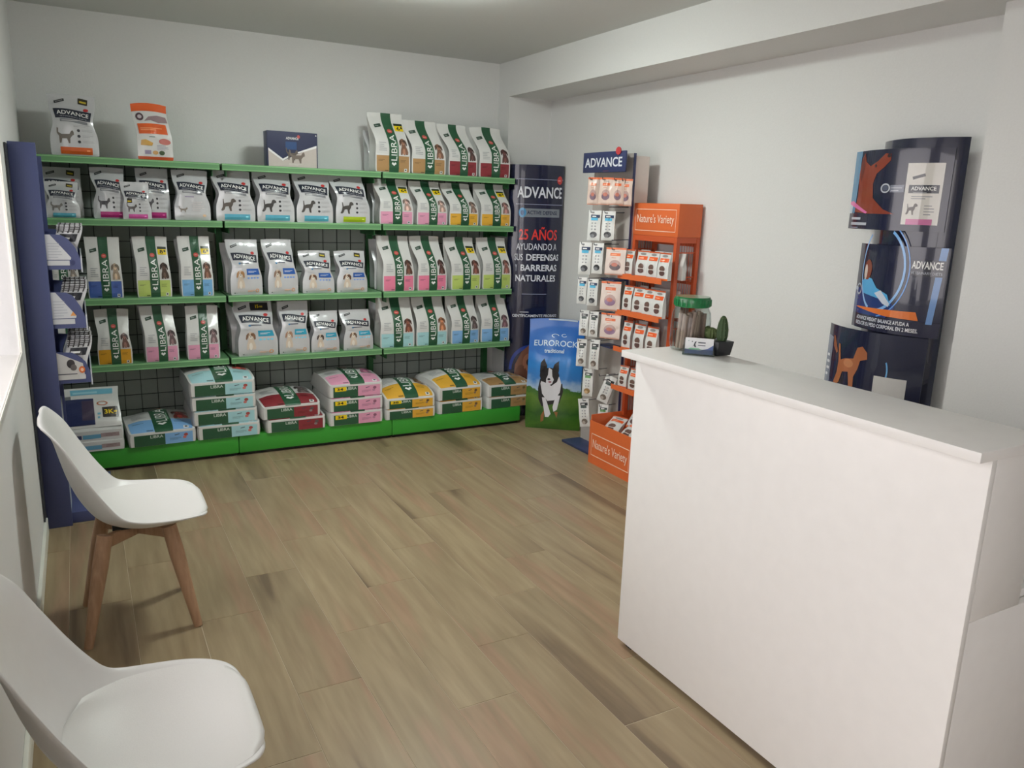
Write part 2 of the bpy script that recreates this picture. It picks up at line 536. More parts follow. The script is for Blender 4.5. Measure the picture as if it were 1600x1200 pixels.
class BagGeo:
    def __init__(self, W, H, D, lean=0.0, skew=0.0, kink=.42, bul=.012, seed=0, wr=.004, lying=False, puff=0.0, crown=0.0, foldx=0.0):
        rr = random.Random(seed)
        nt, nu, ns, nb = 22, 12, 4, 4
        t = np.concatenate([[0, .015, .04], np.linspace(.08, 1, nt - 3)])
        u = np.linspace(-1, 1, nu + 1)
        self.t, self.u = t, u
        s = smooth01(kink, 1.0, t)
        if lying:
            dep = D * (1 + puff * np.sin(np.pi * np.clip(t, 0, 1)) ** .8) * (1 - smooth01(.72, 1.02, t) ** 1.3) + .006
            yb = np.zeros_like(t)
            yf = -dep
            w = W * (1 - .05 * np.exp(-t / .02)) * (1 + .02 * np.sin(np.pi * t))
            end_in = np.exp(-t / .02) * D * .06
            yf = yf + end_in; yb = yb - end_in * .5
        else:
            yf = s * D * .62 + lean * H * t
            yb = D - s * (D * .36) + lean * H * t
            yb = np.maximum(yb, yf + .005)
            w = W * (1 - .03 * np.exp(-t / .02)) * (1 - .035 * np.sin(np.pi * np.clip((t - .3) / .7, 0, 1)))
        sx = skew * smooth01(.35, .95, t)
        wv = [(rr.uniform(-1, 1), rr.uniform(-1, 1), rr.uniform(.3, .95), rr.uniform(.05, .12), rr.choice((-1, 1)) * rr.uniform(.5, 1)) for _ in range(6)]
        G = np.zeros((len(t), len(u), 3))
        for i, ti in enumerate(t):
            for j, uj in enumerate(u):
                edge = (1 - abs(uj) ** 2.6)
                bb = bul * edge * (min(1, ti / .08)) * (1 - .75 * smooth01(.5, 1, ti))
                if lying: bb = (bul + puff * D * .8) * edge * math.sin(math.pi * min(1, ti * 1.02)) ** .7 if puff > 0 else bul * edge * min(1, ti / .1)
                wk = 0
                for a, b, c, ww, am in wv:
                    q = (a * uj * .5 + b * (ti - .5)) / math.hypot(a, b) + .5 - c
                    wk += am * math.exp(-(q / ww) ** 2)
                wk *= wr * (.35 + .65 * math.sin(math.pi * min(1, ti))) * (min(1, ti / .1)) * (1 - .6 * abs(uj) ** 4)
                if ti > .985: wk *= .3
                kx = 0
                if foldx: kx = foldx * math.exp(-((ti - .55) / .16) ** 2) * abs(uj) * -uj
                G[i, j] = (uj * w[i] / 2 + sx[i] + kx, yf[i] - bb + wk, H * ti - crown * uj * uj * ti)
        self.G = G
        # normals
        du = np.gradient(G, axis=1); dt = np.gradient(G, axis=0)
        N = np.cross(du, dt); N /= np.linalg.norm(N, axis=2, keepdims=True)
        self.N = N
        self.params = (W, H, D)
        # body mesh
        V = []; ringlen = None; rings = []
        gus = D * .26 if not lying else -D * .04
        for i, ti in enumerate(t):
            ring = [tuple(G[i, j]) for j in range(nu + 1)]
            xr, yr, zr = G[i, -1]; xl, yl, zl = G[i, 0]
            deep = gus * (.15 + .85 * smooth01(.1, .8, ti)) if not lying else gus
            for k in range(1, ns):
                f = k / ns
                ring.append((xr - deep * math.sin(math.pi * f), yr + (yb[i] - yr) * f, zr))
            for k in range(nb + 1):
                f = 1 - 2 * k / nb
                ring.append((f * w[i] / 2 + sx[i] + (G[i, -1, 0] - w[i] / 2 - sx[i]) * (f if f > 0 else f), yb[i], zr))
            for k in range(1, ns):
                f = 1 - k / ns
                ring.append((xl + deep * math.sin(math.pi * f), yl + (yb[i] - yl) * f, zl))
            rings.append(ring)
        L = len(rings[0])
        V = [p for r in rings for p in r]
        F = []
        for i in range(len(rings) - 1):
            for k in range(L):
                k2 = (k + 1) % L
                F.append((i * L + k, i * L + k2, (i + 1) * L + k2, (i + 1) * L + k))
        F.append(tuple(range(L))[::-1])
        F.append(tuple((len(rings) - 1) * L + k for k in range(L)))
        self.V, self.F = V, F
        self.yf0, self.yb0, self.w0 = G[0, :, 1].mean(), yb[0], w[0]
        self.G0 = G[0]; self.ybs = yb
        self.lying = lying
    def xf(self, P):
        P = np.asarray(P, float)
        if self.lying:
            return np.stack([P[..., 0], P[..., 2], -P[..., 1]], -1)
        return P
    def front(self, u, v, off):
        u = np.clip(u, 0, 1); v = np.clip(v, 0, 1)
        fu = u * (len(self.u) - 1); iu = np.minimum(fu.astype(int), len(self.u) - 2); au = (fu - iu)[:, None]
        iv = np.clip(np.searchsorted(self.t, v, side='right') - 1, 0, len(self.t) - 2)
        av = ((v - self.t[iv]) / (self.t[iv + 1] - self.t[iv]))[:, None]
        def bi(A):
            return (A[iv, iu] * (1 - au) + A[iv, iu + 1] * au) * (1 - av) + (A[iv + 1, iu] * (1 - au) + A[iv + 1, iu + 1] * au) * av
        return self.xf(bi(self.G) + bi(self.N) * np.asarray(off)[:, None])
    def end(self, u, v, off):
        # the flat bottom face, v up the thickness (back side of the bag = 0)
        j = u * (len(self.u) - 1)
        yfu = np.interp(j, np.arange(len(self.u)), self.G0[:, 1])
        x = (u - .5) * self.w0
        y = self.yb0 + (yfu - self.yb0) * v
        return self.xf(np.stack([x, y, -np.asarray(off)], -1))
    def mesh(self, name, parent, m):
        me = bpy.data.meshes.new(name)
        me.from_pydata([tuple(p) for p in self.xf(np.array(self.V))], [], self.F)
        me.materials.append(m)
        me.shade_smooth(); me.set_sharp_from_angle(angle=math.radians(38))
        return link_mesh(name, me, parent)

DES = {}
def bag(name, label, group, design, W, H, D, loc, rz=0.0, m=None, end=None, cat='bag', seal=True, **kw):
    t = thing(name, label, cat, loc, rz, group)
    g = BagGeo(W, H, D, **kw)
    g.mesh('sack_body', t, m or FOIL)
    if design:
        if design.cache is None:
            design.uk = [(a + 1) / 2 for a in g.u[1:-1]]; design.vk = list(g.t[1:-1])
        apply_print(design, g.front, 'printed_front', t, base=.0012)
    if end: apply_print(end, g.end, 'printed_end', t)
    return t

# ================================================================ THE ROOM
XW, YB, XB, ZC = 3.42, 5.42, 3.06, 2.585
YF = -1.7          # front of the room, behind the camera
structure(box('wall_back', -0.2, XW + .2, YB, YB + .15, 0, ZC + .1, WALL))
structure(box('wall_right', XW, XW + .15, YF, YB, 0, ZC + .1, WALL))
structure(box('ceiling', -0.2, XW + .2, YF - .1, YB + .1, ZC, ZC + .12, CEIL))
# corner pilaster, long beam and near pillar
structure(box('trim_1', XB, XW, 5.26, YB, 0, ZC, WALL))
structure(box('trim_2', XB, XW, YF, 5.2605, 2.345, ZC, WALL))
structure(box('trim_3', 3.25, XW, 0.3, 1.838, 0, 2.345, WALL))
# left wall with the window and the glass door
WY0, WY1, WZ0, WZ1 = 1.35, 3.80, 0.88, 2.12
DY0, DY1, DZ1 = -1.2, 0.75, 2.15
bm = bmesh.new()
for a in ((WY1, YB, 0, ZC + .1), (WY0, WY1, 0, WZ0), (WY0, WY1, WZ1, ZC + .1), (DY1, WY0, 0, ZC + .1),
          (DY0, DY1, DZ1, ZC + .1), (YF, DY0, 0, ZC + .1)):
    bx(bm, -.2, 0, *a)
bmesh.ops.remove_doubles(bm, verts=bm.verts, dist=1e-5)
structure(finish('wall_left', bm, WALL))
bm = bmesh.new()
for a in ((-.2, .5, 0, ZC + .1), (.5, XW, 0, ZC + .1)):
    bx(bm, a[0], a[1], YF - .15, YF, a[2], a[3])
structure(finish('wall_front', bm, WALL))

GL = glass_mat((250, 250, 250), edge=.12)
def window(name, axis, a0, a1, z0, z1, pos, mull=1, f=.05, th0=.05):
    w = bpy.data.objects.new(name, None); C.objects.link(w); w['kind'] = 'structure'
    def seg(n, s0, s1, q0, q1, m, th=None):
        th = th or th0
        if axis == 'y':
            return box(n, pos - th / 2, pos + th / 2, s0, s1, q0, q1, m, w)
        return box(n, s0, s1, pos - th / 2, pos + th / 2, q0, q1, m, w)
    seg('frame_rail', a0, a1, z0, z0 + f, TRIMW); seg('frame_rail', a0, a1, z1 - f, z1, TRIMW)
    n = mull + 1
    for i in range(n + 1):
        c = a0 + (a1 - a0) * i / n
        seg('frame_stile', max(a0, c - f / 2), min(a1, c + f / 2), z0 + f, z1 - f, TRIMW)
    for i in range(n):
        s0 = a0 + (a1 - a0) * i / n + f / 2; s1 = a0 + (a1 - a0) * (i + 1) / n - f / 2
        seg('pane', s0, s1, z0 + f, z1 - f, GL, min(.006, th0 * .5))
    return w
window('window_1', 'y', WY0, WY1, WZ0 + .02, WZ1, -.004, 1, .010, .0075)
window('door_1', 'y', DY0, DY1, 0.0, DZ1, -.1, 1)
SILL = mat((206, 204, 200), 0.4, 0.0008, 260, name='speckled_sill', vary=.35)
structure(box('trim_4', -.2, 0.0, WY0, WY1, WZ0 - .0, WZ0 + .02, SILL))
structure(box('baseboard_left', 0, .014, DY1, 4.05, 0.0, .075, TRIMW, bevel=.003))
# pavement and wall across the street outside, so daylight has something to fall on
structure(box('trim_7', -9, -.4, 8.5, 8.8, -.05, 3.2, mat((226, 226, 222), .8, name='outdoor_render')))
structure(box('trim_5', -9, -.2, -12, 14, -.15, -.05, mat((190, 188, 184), .8, .002, 8, name='outdoor_paving')))
structure(box('trim_6', -.2, XW, -12, YF - .15, -.15, -.05, mat((190, 188, 184), .8, .002, 8, name='outdoor_paving')))

# floor: screed slab and porcelain wood-look tiles
GROUT = mat((196, 182, 158), .8, name='grout')
fl = structure(box('floor', -.2, XW + .1, YF - .15, YB + .1, -.12, -.0014, GROUT))
TILE = wood_mat('wood_look_tile', [(118, 100, 78), (146, 127, 99), (158, 140, 110), (150, 132, 103), (158, 130, 104), (140, 122, 95)],
                (6.5, .6, 1), .40)
tw, tl, gp = .2175, .9035, .0011
tmesh = {}
def tile(x0, x1, y0, y1):
    k = (round(x1 - x0, 3), round(y1 - y0, 3))
    if k not in tmesh:
        bm = bmesh.new()
        w, l = k
        bx(bm, gp, w - gp, gp, l - gp, -.008, 0)
        tv = [v for v in bm.verts if v.co.z > -.001]
        te = [e for e in bm.edges if all(v.co.z > -.001 for v in e.verts)]
        bmesh.ops.bevel(bm, geom=te, offset=.0007, segments=1, affect='EDGES')
        me = bpy.data.meshes.new('tile'); bm.normal_update(); bm.to_mesh(me); bm.free(); me.materials.append(TILE)
        tmesh[k] = me
    o = link_mesh('tile', tmesh[k], fl)
    o.location = (x0, y0, 0)
for c in range(-5, 12):
    xa = .752 + c * tw; xb = xa + tw
    xa, xb = max(xa, 0), min(xb, XW)
    if xb - xa < .01: continue
    off = (.485 + c * (tl / 3) * 1.0) % tl
    y = YF - 2 * tl + off - (YF % tl)
    y = off - 4 * tl
    while y < YB:
        ya, yb_ = max(y, YF), min(y + tl, YB)
        if yb_ - ya > .02: tile(xa, xb, ya, yb_)
        y += tl

# ceiling lamps
def lamp(x, y, lab):
    t = thing('ceiling_lamp', lab, 'lamp', (x, y, ZC))
    bm = bmesh.new(); lathe(bm, [(.13, 0), (.14, -.004), (.14, -.018), (.13, -.02)][::-1], 40)
    finish('lamp_housing', bm, TRIMW, t, True)
    bm = bmesh.new()
    lathe(bm, [(.02, -.075), (.09, -.072), (.15, -.062), (.175, -.046), (.178, -.034), (.165, -.0215)], 40)
    finish('lamp_diffuser', bm, emit((246, 255, 248), LAMP_STRENGTH), t, True)
lamp(1.76, 3.58, 'round white ceiling lamp above the middle of the room')

# ================================================================ GREEN SHELVING (three bays)
MESHBG = mat((168, 176, 170), .6, 0, 31, name='grey_green_panel')
WIRE = mat((52, 60, 57), .5, name='dark_wire')
SHZ = [.59, .98, 1.43, 1.765]
BAYN = ['left', 'middle', 'right']
for b in range(3):
    x0 = .02 + b; x1 = x0 + 1.0
    t = thing('shelving_bay', ['green metal shelving bay at the left end beside the navy stand',
                               'middle green metal shelving bay below the navy carton',
                               'green metal shelving bay at the right end beside the corner pilaster'][b],
              'shelf', (x0, 4.87, 0), group='green shelving along the back wall')
    def L(name, a, bb, c, d, e, f, m, bevel=0):
        return box(name, a - x0, bb - x0, c - 4.87, d - 4.87, e, f, m, t, bevel)
    L('back_panel', x0 + .01, x1 - .01 - (.05 if b == 2 else 0), 5.395, 5.405, .06, 1.74, MESHBG)
    bm = bmesh.new()
    xe = x1 - (.07 if b == 2 else .02)
    x = x0 + .02
    while x < xe:
        bx(bm, x - x0 - .002, x - x0 + .002, .520, .525, .06, 1.74); x += .0965
    z = .13
    while z < 1.72:
        bx(bm, .01, xe - x0, .519, .5245, z - .002, z + .002); z += .0965
    finish('wire_grid', bm, WIRE, t)
    ups = [x0 + .015] if b < 2 else [x0 + .015, x1 - .06]
    for ux in ups:
        L('upright', ux - .018, ux + .018, 5.35, 5.394, .0, 1.755, GREEN_D)
    L('base_deck', x0 + .002, x1 - .002, 4.872, 5.39, .10, .13, GREEN)
    bm = bmesh.new()
    bx(bm, .002, .998, 0, .018, .022, .1295, bevel=.002)
    finish('kick_panel', bm, GREEN, t, True)
    L('plinth', x0 + .01, x1 - .01, 4.895, 5.39, .0, .0995, BLACKP)
    for k, z in enumerate(SHZ):
        bm = bmesh.new()
        a = .006 if not (b == 0) else (.215 if k < 2 else .05)
        e = .994
        yb0 = .185
        bx(bm, a, e, yb0, .515, z - .012, z, 0)
        bx(bm, a, e, yb0 - .008, yb0 + .010, z - .040, z + .0005, 0, bevel=.004)
        bx(bm, a + .002, e - .002, yb0 - .0095, yb0 - .004, z - .009, z - .003, 1)  # painted highlight strips, upper and lower edge of the lip
        bx(bm, a + .002, e - .002, yb0 - .0095, yb0 - .004, z - .037, z - .032, 1)
        finish('shelf', bm, [GREEN_S, GREEN_HILITE], t)
        for sx in (.0325, .953):
            box('bracket', sx - .002, sx + .002, .20, .50, z - .075, z - .0135, GREEN_D, t)

ORD = ['first', 'second', 'third', 'fourth', 'fifth', 'sixth', 'seventh', 'eighth', 'ninth', 'tenth', 'eleventh', 'twelfth', 'thirteenth']
SHN = ['fourth shelf from the top', 'third shelf from the top', 'second shelf from the top', 'top of the shelving']
COLS = {'tan': (176, 138, 92), 'maroon': (140, 50, 58), 'pink': (226, 158, 186), 'rose': (232, 130, 160), 'yellow': (226, 172, 62),
        'gold': (214, 156, 40), 'lime': (186, 206, 110), 'blue': (72, 100, 172), 'light blue': (120, 176, 222), 'teal': (92, 172, 196),
        'pale teal': (166, 212, 218), 'sky blue': (130, 178, 226), 'green': (164, 186, 32), 'magenta': (178, 44, 120), 'hot pink': (206, 86, 160),
        'orange': (216, 100, 44), 'mid blue': (44, 96, 178), 'turquoise': (56, 164, 196), 'lavender': (200, 190, 214)}
# kind, colour, x0, x1, z top, x shift of the top, sticker, label
def LB(c, **k): return ('L', c, k)
def AD(c, **k): return ('A', c, k)
ROWS = {
 3: [((.151, .387, 2.092, .0), AD('orange', anim=CAT, acol=(120, 112, 104), sticker='tag'), .12, 'large white bag with orange base strip and walking cat on top of shelving'),
     ((1.985, 2.228, 2.142, -.03), LB('tan', sticker='6'), .14, 'tallest white bag with green stripe and yellow sticker on top of shelving, tan base'),
     ((2.235, 2.488, 2.112, -.04), LB('tan'), .14, 'white bag with green stripe and tan base without sticker, on top of shelving'),
     ((2.505, 2.727, 2.106, -.055), LB('maroon', pet=(84, 60, 58)), .14, 'leaning white bag with maroon base on top of shelving, beside the tan based pair'),
     ((2.742, 2.984, 2.106, -.045), LB('maroon', pet=(96, 62, 60)), .14, 'white bag with maroon base at the right end on top of shelving')],
 2: [((.100, .268, 1.627, .0), AD('teal', anim=CAT, acol=(130, 126, 122), sticker='tag'), .07, 'small cat food bag with teal base strip at left end of the second shelf'),
     ((.331, .508, 1.714, -.006), AD('magenta', anim=CAT, acol=(90, 88, 92)), .10, 'tall cat food bag with magenta strip, left of the small pink based one'),
     ((.752, .954, 1.720, -.002), AD('lavender', pal=True), .10, 'white bag with only pale lavender print on the second shelf'),
     ((.984, 1.214, 1.728, -.014), AD('teal', sticker=False), .12, 'dog food bag with teal strip, leftmost of the three alike'),
     ((1.223, 1.455, 1.732, -.010), AD('teal', acol=(74, 72, 72)), .12, 'dog food bag with teal strip, middle of the three alike'),
     ((1.464, 1.700, 1.737, -.008), AD('teal', acol=(84, 80, 78)), .12, 'dog food bag with teal strip, rightmost of the three alike'),
     ((1.712, 1.945, 1.734, -.03), AD('green', acol=(80, 76, 72)), .12, 'dog food bag with lime green base strip on the second shelf'),
     ((2.012, 2.252, 1.724, -.025), LB('pink', sticker='6', pet=(180, 150, 140)), .12, 'upright bag with pink base and yellow sticker, next to the lime green stripped dog bag'),
     ((2.272, 2.503, 1.718, -.035), LB('pink', sticker='6', pet=(176, 150, 140)), .12, 'bag with pink base and yellow sticker, right one of the pair on second shelf'),
     ((2.518, 2.744, 1.717, -.045), LB('yellow', pet=(130, 108, 98)), .12, 'bag with yellow base and no sticker on the second shelf'),
     ((2.757, 3.000, 1.719, -.032), LB('yellow', sticker='8', pet=(150, 112, 108)), .12, 'bag with yellow base and round yellow sticker at right end of second shelf')],
 1: [((.070, .235, 1.320, .0), LB('lavender', pet=(150, 140, 132)), .09, 'bag half hidden behind the navy stand trays on the third shelf'),
     ((.270, .453, 1.326, -.002), LB('blue', pet=(170, 150, 130), cat=True), .10, 'narrow cat bag with dark blue base on the third shelf'),
     ((.524, .714, 1.332, -.008), LB('lime', sticker='8', pet=(80, 64, 56)), .10, 'narrow cat bag with lime base and yellow sticker on the third shelf'),
     ((.764, .949, 1.336, -.004), LB('light blue', sticker='6', pet=(120, 88, 74)), .10, 'narrow cat bag with light blue base and yellow sticker'),
     ((1.046, 1.240, 1.318, -.012), AD('mid blue', box=True, acol=(176, 130, 84)), .11, 'tall puppy food bag with blue box print, left of the tall pair on third shelf'),
     ((1.271, 1.463, 1.322, -.022), AD('mid blue', box=True, acol=(150, 120, 100)), .11, 'tall puppy food bag with blue box print, right of the tall pair on third shelf'),
     ((1.490, 1.700, 1.252, -.014), AD('mid blue', box=True, sticker='tag', acol=(110, 78, 58)), .09, 'short puppy food bag with blue box and dark tag, left of the short pair'),
     ((1.714, 1.926, 1.252, -.002), AD('mid blue', box=True, sticker='tag', acol=(100, 70, 52)), .09, 'short puppy food bag with blue box and dark tag, right of the short pair'),
     ((2.030, 2.262, 1.350, -.02), LB('rose', pet=(96, 66, 56)), .12, 'bag with rose pink base, left one of the pair on third shelf'),
     ((2.283, 2.508, 1.352, -.035), LB('rose', pet=(90, 64, 60)), .12, 'bag with rose pink base, right one of the pair on third shelf'),
     ((2.536, 2.772, 1.346, -.035), LB('lime', sticker='5', pet=(120, 78, 70)), .12, 'bag with lime base and yellow sticker, left of the pair at right end'),
     ((2.786, 3.020, 1.346, -.025), LB('lime', sticker='9', pet=(136, 92, 84)), .12, 'bag with lime base and yellow sticker at right end of third shelf')],
 0: [((.075, .240, .925, .0), LB('lavender', pet=(140, 128, 120)), .09, 'bag half hidden behind the lowest navy tray on the fourth shelf'),
     ((.290, .474, .912, -.004), LB('gold', pet=(116, 86, 80)), .10, 'narrow cat bag with golden yellow base on the fourth shelf'),
     ((.543, .730, .922, -.015), LB('pink', pet=(110, 90, 92)), .10, 'narrow cat bag with pink base, left of the pink pair on fourth shelf'),
     ((.776, .967, .916, .004), LB('pink', pet=(130, 108, 110)), .10, 'narrow cat bag with pink base, right of the pink pair on fourth shelf'),
     ((1.074, 1.322, .931, -.018), AD('turquoise', box=True, sticker='top', acol=(130, 96, 72), big=1.2), .13, 'largest puppy bag with dark gold lettered sticker on the fourth shelf'),
     ((1.330, 1.528, .925, .006), AD('turquoise', box=True, acol=(170, 130, 104)), .11, 'tall puppy bag with turquoise box beside the largest puppy bag'),
     ((1.534, 1.724, .856, .003), AD('turquoise', box=True, acol=(80, 66, 60)), .09, 'shorter puppy bag with turquoise box touching the tall one'),
     ((1.752, 1.962, .858, -.012), AD('turquoise', box=True, acol=(120, 92, 70)), .09, 'short puppy bag with turquoise box at the right end of its bay'),
     ((2.010, 2.262, .935, -.006), LB('pale teal', pet=(120, 76, 62)), .13, 'bag with pale teal base, left one of the pair on fourth shelf'),
     ((2.276, 2.516, .934, -.014), LB('pale teal', pet=(166, 112, 82)), .13, 'bag with pale teal base, right one of the pair on fourth shelf'),
     ((2.540, 2.766, .934, -.02), LB('sky blue', pet=(96, 84, 84)), .12, 'bag with sky blue base, left one of the pair on fourth shelf'),
     ((2.782, 3.020, .933, -.014), LB('sky blue', pet=(120, 90, 96)), .12, 'bag with sky blue base at right end of fourth shelf')],
}
GRP = {3: 'bags standing on top of the shelving', 2: 'bags on the second shelf', 1: 'bags on the third shelf', 0: 'bags on the fourth shelf'}
sd = 10
for r, lst in ROWS.items():
    z = SHZ[r]
    for (dim, spec, D, lab) in lst:
        sd += 1
        x0, x1, zt, sk = dim
        kind, c, k = spec
        rr = random.Random(sd)
        W = (x1 - x0) * .985
        if kind == 'L':
            k = dict(k); k.pop('cat', None)
            d = libra(COLS[c], **k); m = FOIL
            kw = dict(lean=.0, kink=.38 + .08 * rr.random(), bul=.006, wr=.0032, foldx=.008 * rr.random())
        else:
            d = advance(COLS[c], **k); m = FOILS
            kw = dict(lean=.0, kink=.5 + .1 * rr.random(), bul=.014, wr=.0042, foldx=.012 + .01 * rr.random())
        y = 5.068 + rr.uniform(0, .012)
        if 'half hidden' in lab: y = 5.09
        bag('pet_food_bag', lab, GRP[r], d, W, (zt - z) * 1.0, D, ((x0 + x1) / 2, y, z), rr.uniform(-.03, .03), m,
            skew=sk, seed=sd, crown=rr.uniform(0, .006), **kw)
# front one of an overlapping trio on the second shelf, and the bags standing behind others
bag('pet_food_bag', 'small cat food bag with pink base strip standing in front of two magenta ones', GRP[2],
    advance(COLS['hot pink'], anim=CAT, acol=(96, 90, 90), sticker='left'), .15, .208, .045, (.553, 5.05, SHZ[2]), .02, FOILS, seed=91, kink=.5, bul=.01, foldx=.01, skew=-.004)
bag('pet_food_bag', 'tall cat food bag with magenta strip, behind the small pink based one', GRP[2],
    advance(COLS['magenta'], anim=CAT, acol=(90, 88, 92)), .175, .29, .09, (.650, 5.128, SHZ[2]), 0, FOILS, seed=92, kink=.5, bul=.01)
bag('pet_food_bag', 'large grey cat food bag behind the small teal stripped one', GRP[2],
    advance(COLS['teal'], anim=CAT, acol=(90, 88, 92), sticker='tag'), .2, .275, .09, (.185, 5.165, SHZ[2]), 0, FOILS, seed=93, kink=.5, bul=.01)
for i, (x, y, z, h, lab) in enumerate([
        (2.09, 5.225, SHZ[3], .27, 'white bag standing behind the tallest bag on top of shelving'),
        (2.11, 5.215, SHZ[2], .28, 'bag showing its grey side behind the pink based left one of second shelf'),
        (2.12, 5.215, SHZ[1], .34, 'bag showing its grey side behind the rose based left one of third shelf'),
        (2.12, 5.225, SHZ[0], .31, 'bag showing its side behind the pale teal left one of fourth shelf'),
        (1.14, 5.20, SHZ[1], .31, 'bag standing behind the tall left puppy bag of third shelf'),
        (1.16, 5.215, SHZ[0], .32, 'bag standing behind the largest puppy bag of fourth shelf'),
        (1.42, 5.20, SHZ[0], .31, 'bag standing behind the tall turquoise box puppy bag'),
        (.63, 5.19, SHZ[0], .32, 'cat bag standing behind the left pink based one'),
        (.62, 5.19, SHZ[1], .33, 'cat bag standing behind the lime based narrow one'),
        (.86, 5.19, SHZ[1], .33, 'cat bag standing behind the light blue narrow one')]):
    bag('pet_food_bag', lab, 'bags in the second rank on the shelves', None, .20 if i < 7 else .17, h, .10, (x, y, z), 0, FOILS, seed=200 + i,
        kink=.45, bul=.008, skew=-.02)

# orange and white pouch, navy carton on top
bag('cat_food_pouch', 'orange and white pouch with folded orange top edge on top of shelving', None, orange_pouch(), .185, .312, .07,
    (.672, 5.07, SHZ[3]), -.05, FOIL, seed=77, kink=.35, bul=.008, skew=-.022, crown=.01)
t = thing('navy_carton', 'navy and grey cardboard box with two cats on top of shelving', 'box', (1.458, 5.10, SHZ[3]), .0)
box('carton_body', -.155, .155, 0, .10, .0005, .212, NAVY, t, bevel=.002)
d = Design(1, 1)
d.rect(0, 0, 1, 1, (38, 44, 78), 1)
d.poly([(.02, 0), (.98, 0), (.98, .62), (.62, .40), (.3, .17), (.02, .45)], (196, 186, 180), 2)
d.poly([(.02, .45), (.3, .17), (.42, .28), (.42, .33), (.3, .23), (.02, .52)], (232, 232, 232), 3)
d.poly([(.6, .40), (.98, .58), (.98, .65), (.6, .44)], (232, 232, 232), 3)
d.rect(.36, .5, .58, .72, (40, 74, 124), 2)
d.text('ADVANCE', .37, .78, .62, .85, WH, 3, bold=.02); d.ell(.62, .87, .03, .05, RD, 3); d.ell(.97, .93, .012, .02, WH, 3)
d.shape(CAT, .42, .12, .74, .5, (120, 108, 100), 5); d.shape(CAT, .36, .2, .6, .55, (96, 86, 80), 4)
d.lines(.42, .06, .7, .12, 2, (214, 208, 204), 4, .4)
apply_print(d, planar((-.155, -.0002, .0005), (.31, 0, 0), (0, 0, .2115)), 'printed_front', t)
d = Design(1, 1); d.rect(0, 0, 1, .25, (196, 186, 180), 1)

# ---- lying sacks on the base deck
def endprint(col, sticker=None, pet=(180, 90, 80)):
    d = Design(4, 3)
    lo = tuple(int(c * .7) for c in col)
    d.rect(.05, .01, .53, .86, GR, 1); d.rect(.53, .01, .97, .86, col, 1)
    d.text('LIBRA', .3, .58, .5, .8, (214, 224, 216), 3, bold=.01)
    if sticker: d.rect(.08, .5, .3, .84, YE, 3); d.text(sticker, .12, .56, .24, .78, (60, 60, 40), 4, bold=.03)
    d.ell(.86, .62, .035, .12, pet, 2, 10); d.ell(.84, .42, .03, .1, tuple(min(255, c + 40) for c in pet), 2, 10)
    d.rrect(.72, .68, .08, .05, .3, (60, 70, 90), 2, asp=3); d.lines(.6, .3, .8, .5, 3, lo, 2, .3)
    d.rect(.06, .44, .96, .46, (255, 255, 255), 1) if False else None
    return d
SK = 300
def sack(lab, col, x0, x1, zb, T, L, y, puff=0.0, rz=0.0, sticker=None, seedk=None, group='large sacks lying on the base deck', pet=(170, 80, 74), tilt=None):
    global SK
    SK += 1
    x = (x0 + x1) / 2
    d = libra(COLS[col], pet=pet)
    return bag('pet_food_sack', lab, group, d, x1 - x0, L, T, (x, y, zb), rz, FOIL, end=endprint(COLS[col], sticker, pet),
               cat='sack', lying=True, puff=puff, seed=SK, bul=.008, wr=.006)
Z0 = .1305
sack('single flat sack with sky blue print on the base deck', 'sky blue', .41, .775, Z0, .078, .50, 4.855, puff=.25, rz=.03)
for i in range(4):
    sack('pale teal sack, ' + ['bottom', 'second from bottom', 'second from top', 'top'][i] + ' one of the stack of four', 'pale teal',
         [.785, .765, .758, .755][i], [1.150, 1.140, 1.135, 1.135][i], Z0 + .0885 * i, .08, .49, 4.858 + [0, .012, .018, .02][i], puff=.3 if i == 3 else 0,
         rz=[.0, .01, -.01, .02][i])
for i in range(2):
    sack('maroon sack, ' + ['bottom', 'top'][i] + ' one of the stack of two', 'maroon', [1.190, 1.168][i], [1.562, 1.535][i], Z0 + .086 * i, .078, .49,
         4.856 + .01 * i, puff=.3 if i == 1 else 0, rz=[.0, .03][i], pet=(96, 84, 84))
for i in range(3):
    sack('pink sack with yellow sticker, ' + ['bottom', 'middle', 'top'][i] + ' one of the stack of three', 'pink', [1.590, 1.592, 1.594][i],
         [1.952, 1.955, 1.957][i], Z0 + .092 * i, .083, .49, 4.858 + .008 * i, puff=.28 if i == 2 else 0, sticker='34', pet=(150, 96, 120))
for i in range(2):
    sack('yellow sack, ' + ['bottom', 'top with yellow sticker'][i] + ' in the left stack of two', 'yellow', 1.975, 2.335, Z0 + .073 * i, .065, .48,
         4.862 + .006 * i, puff=.65 if i == 1 else 0, sticker='38' if i else None, rz=-.02, pet=(110, 84, 60))
for i in range(2):
    sack('yellow sack, ' + ['bottom', 'top'][i] + ' in the right stack, puffed up', 'yellow', 2.365, 2.712, Z0 + .096 * i, .085, .48,
         4.875 + .006 * i, puff=.45 if i == 1 else 0, rz=.06 if i else .02, pet=(110, 84, 60))
for i in range(2):
    sack('tan sack, ' + ['bottom', 'top'][i] + ' one of the stack at the right end', 'tan', 2.755, 3.105, Z0 + .088 * i, .08, .46,
         4.878 + .004 * i, puff=.2 if i == 1 else 0, rz=.0, pet=(120, 96, 60))
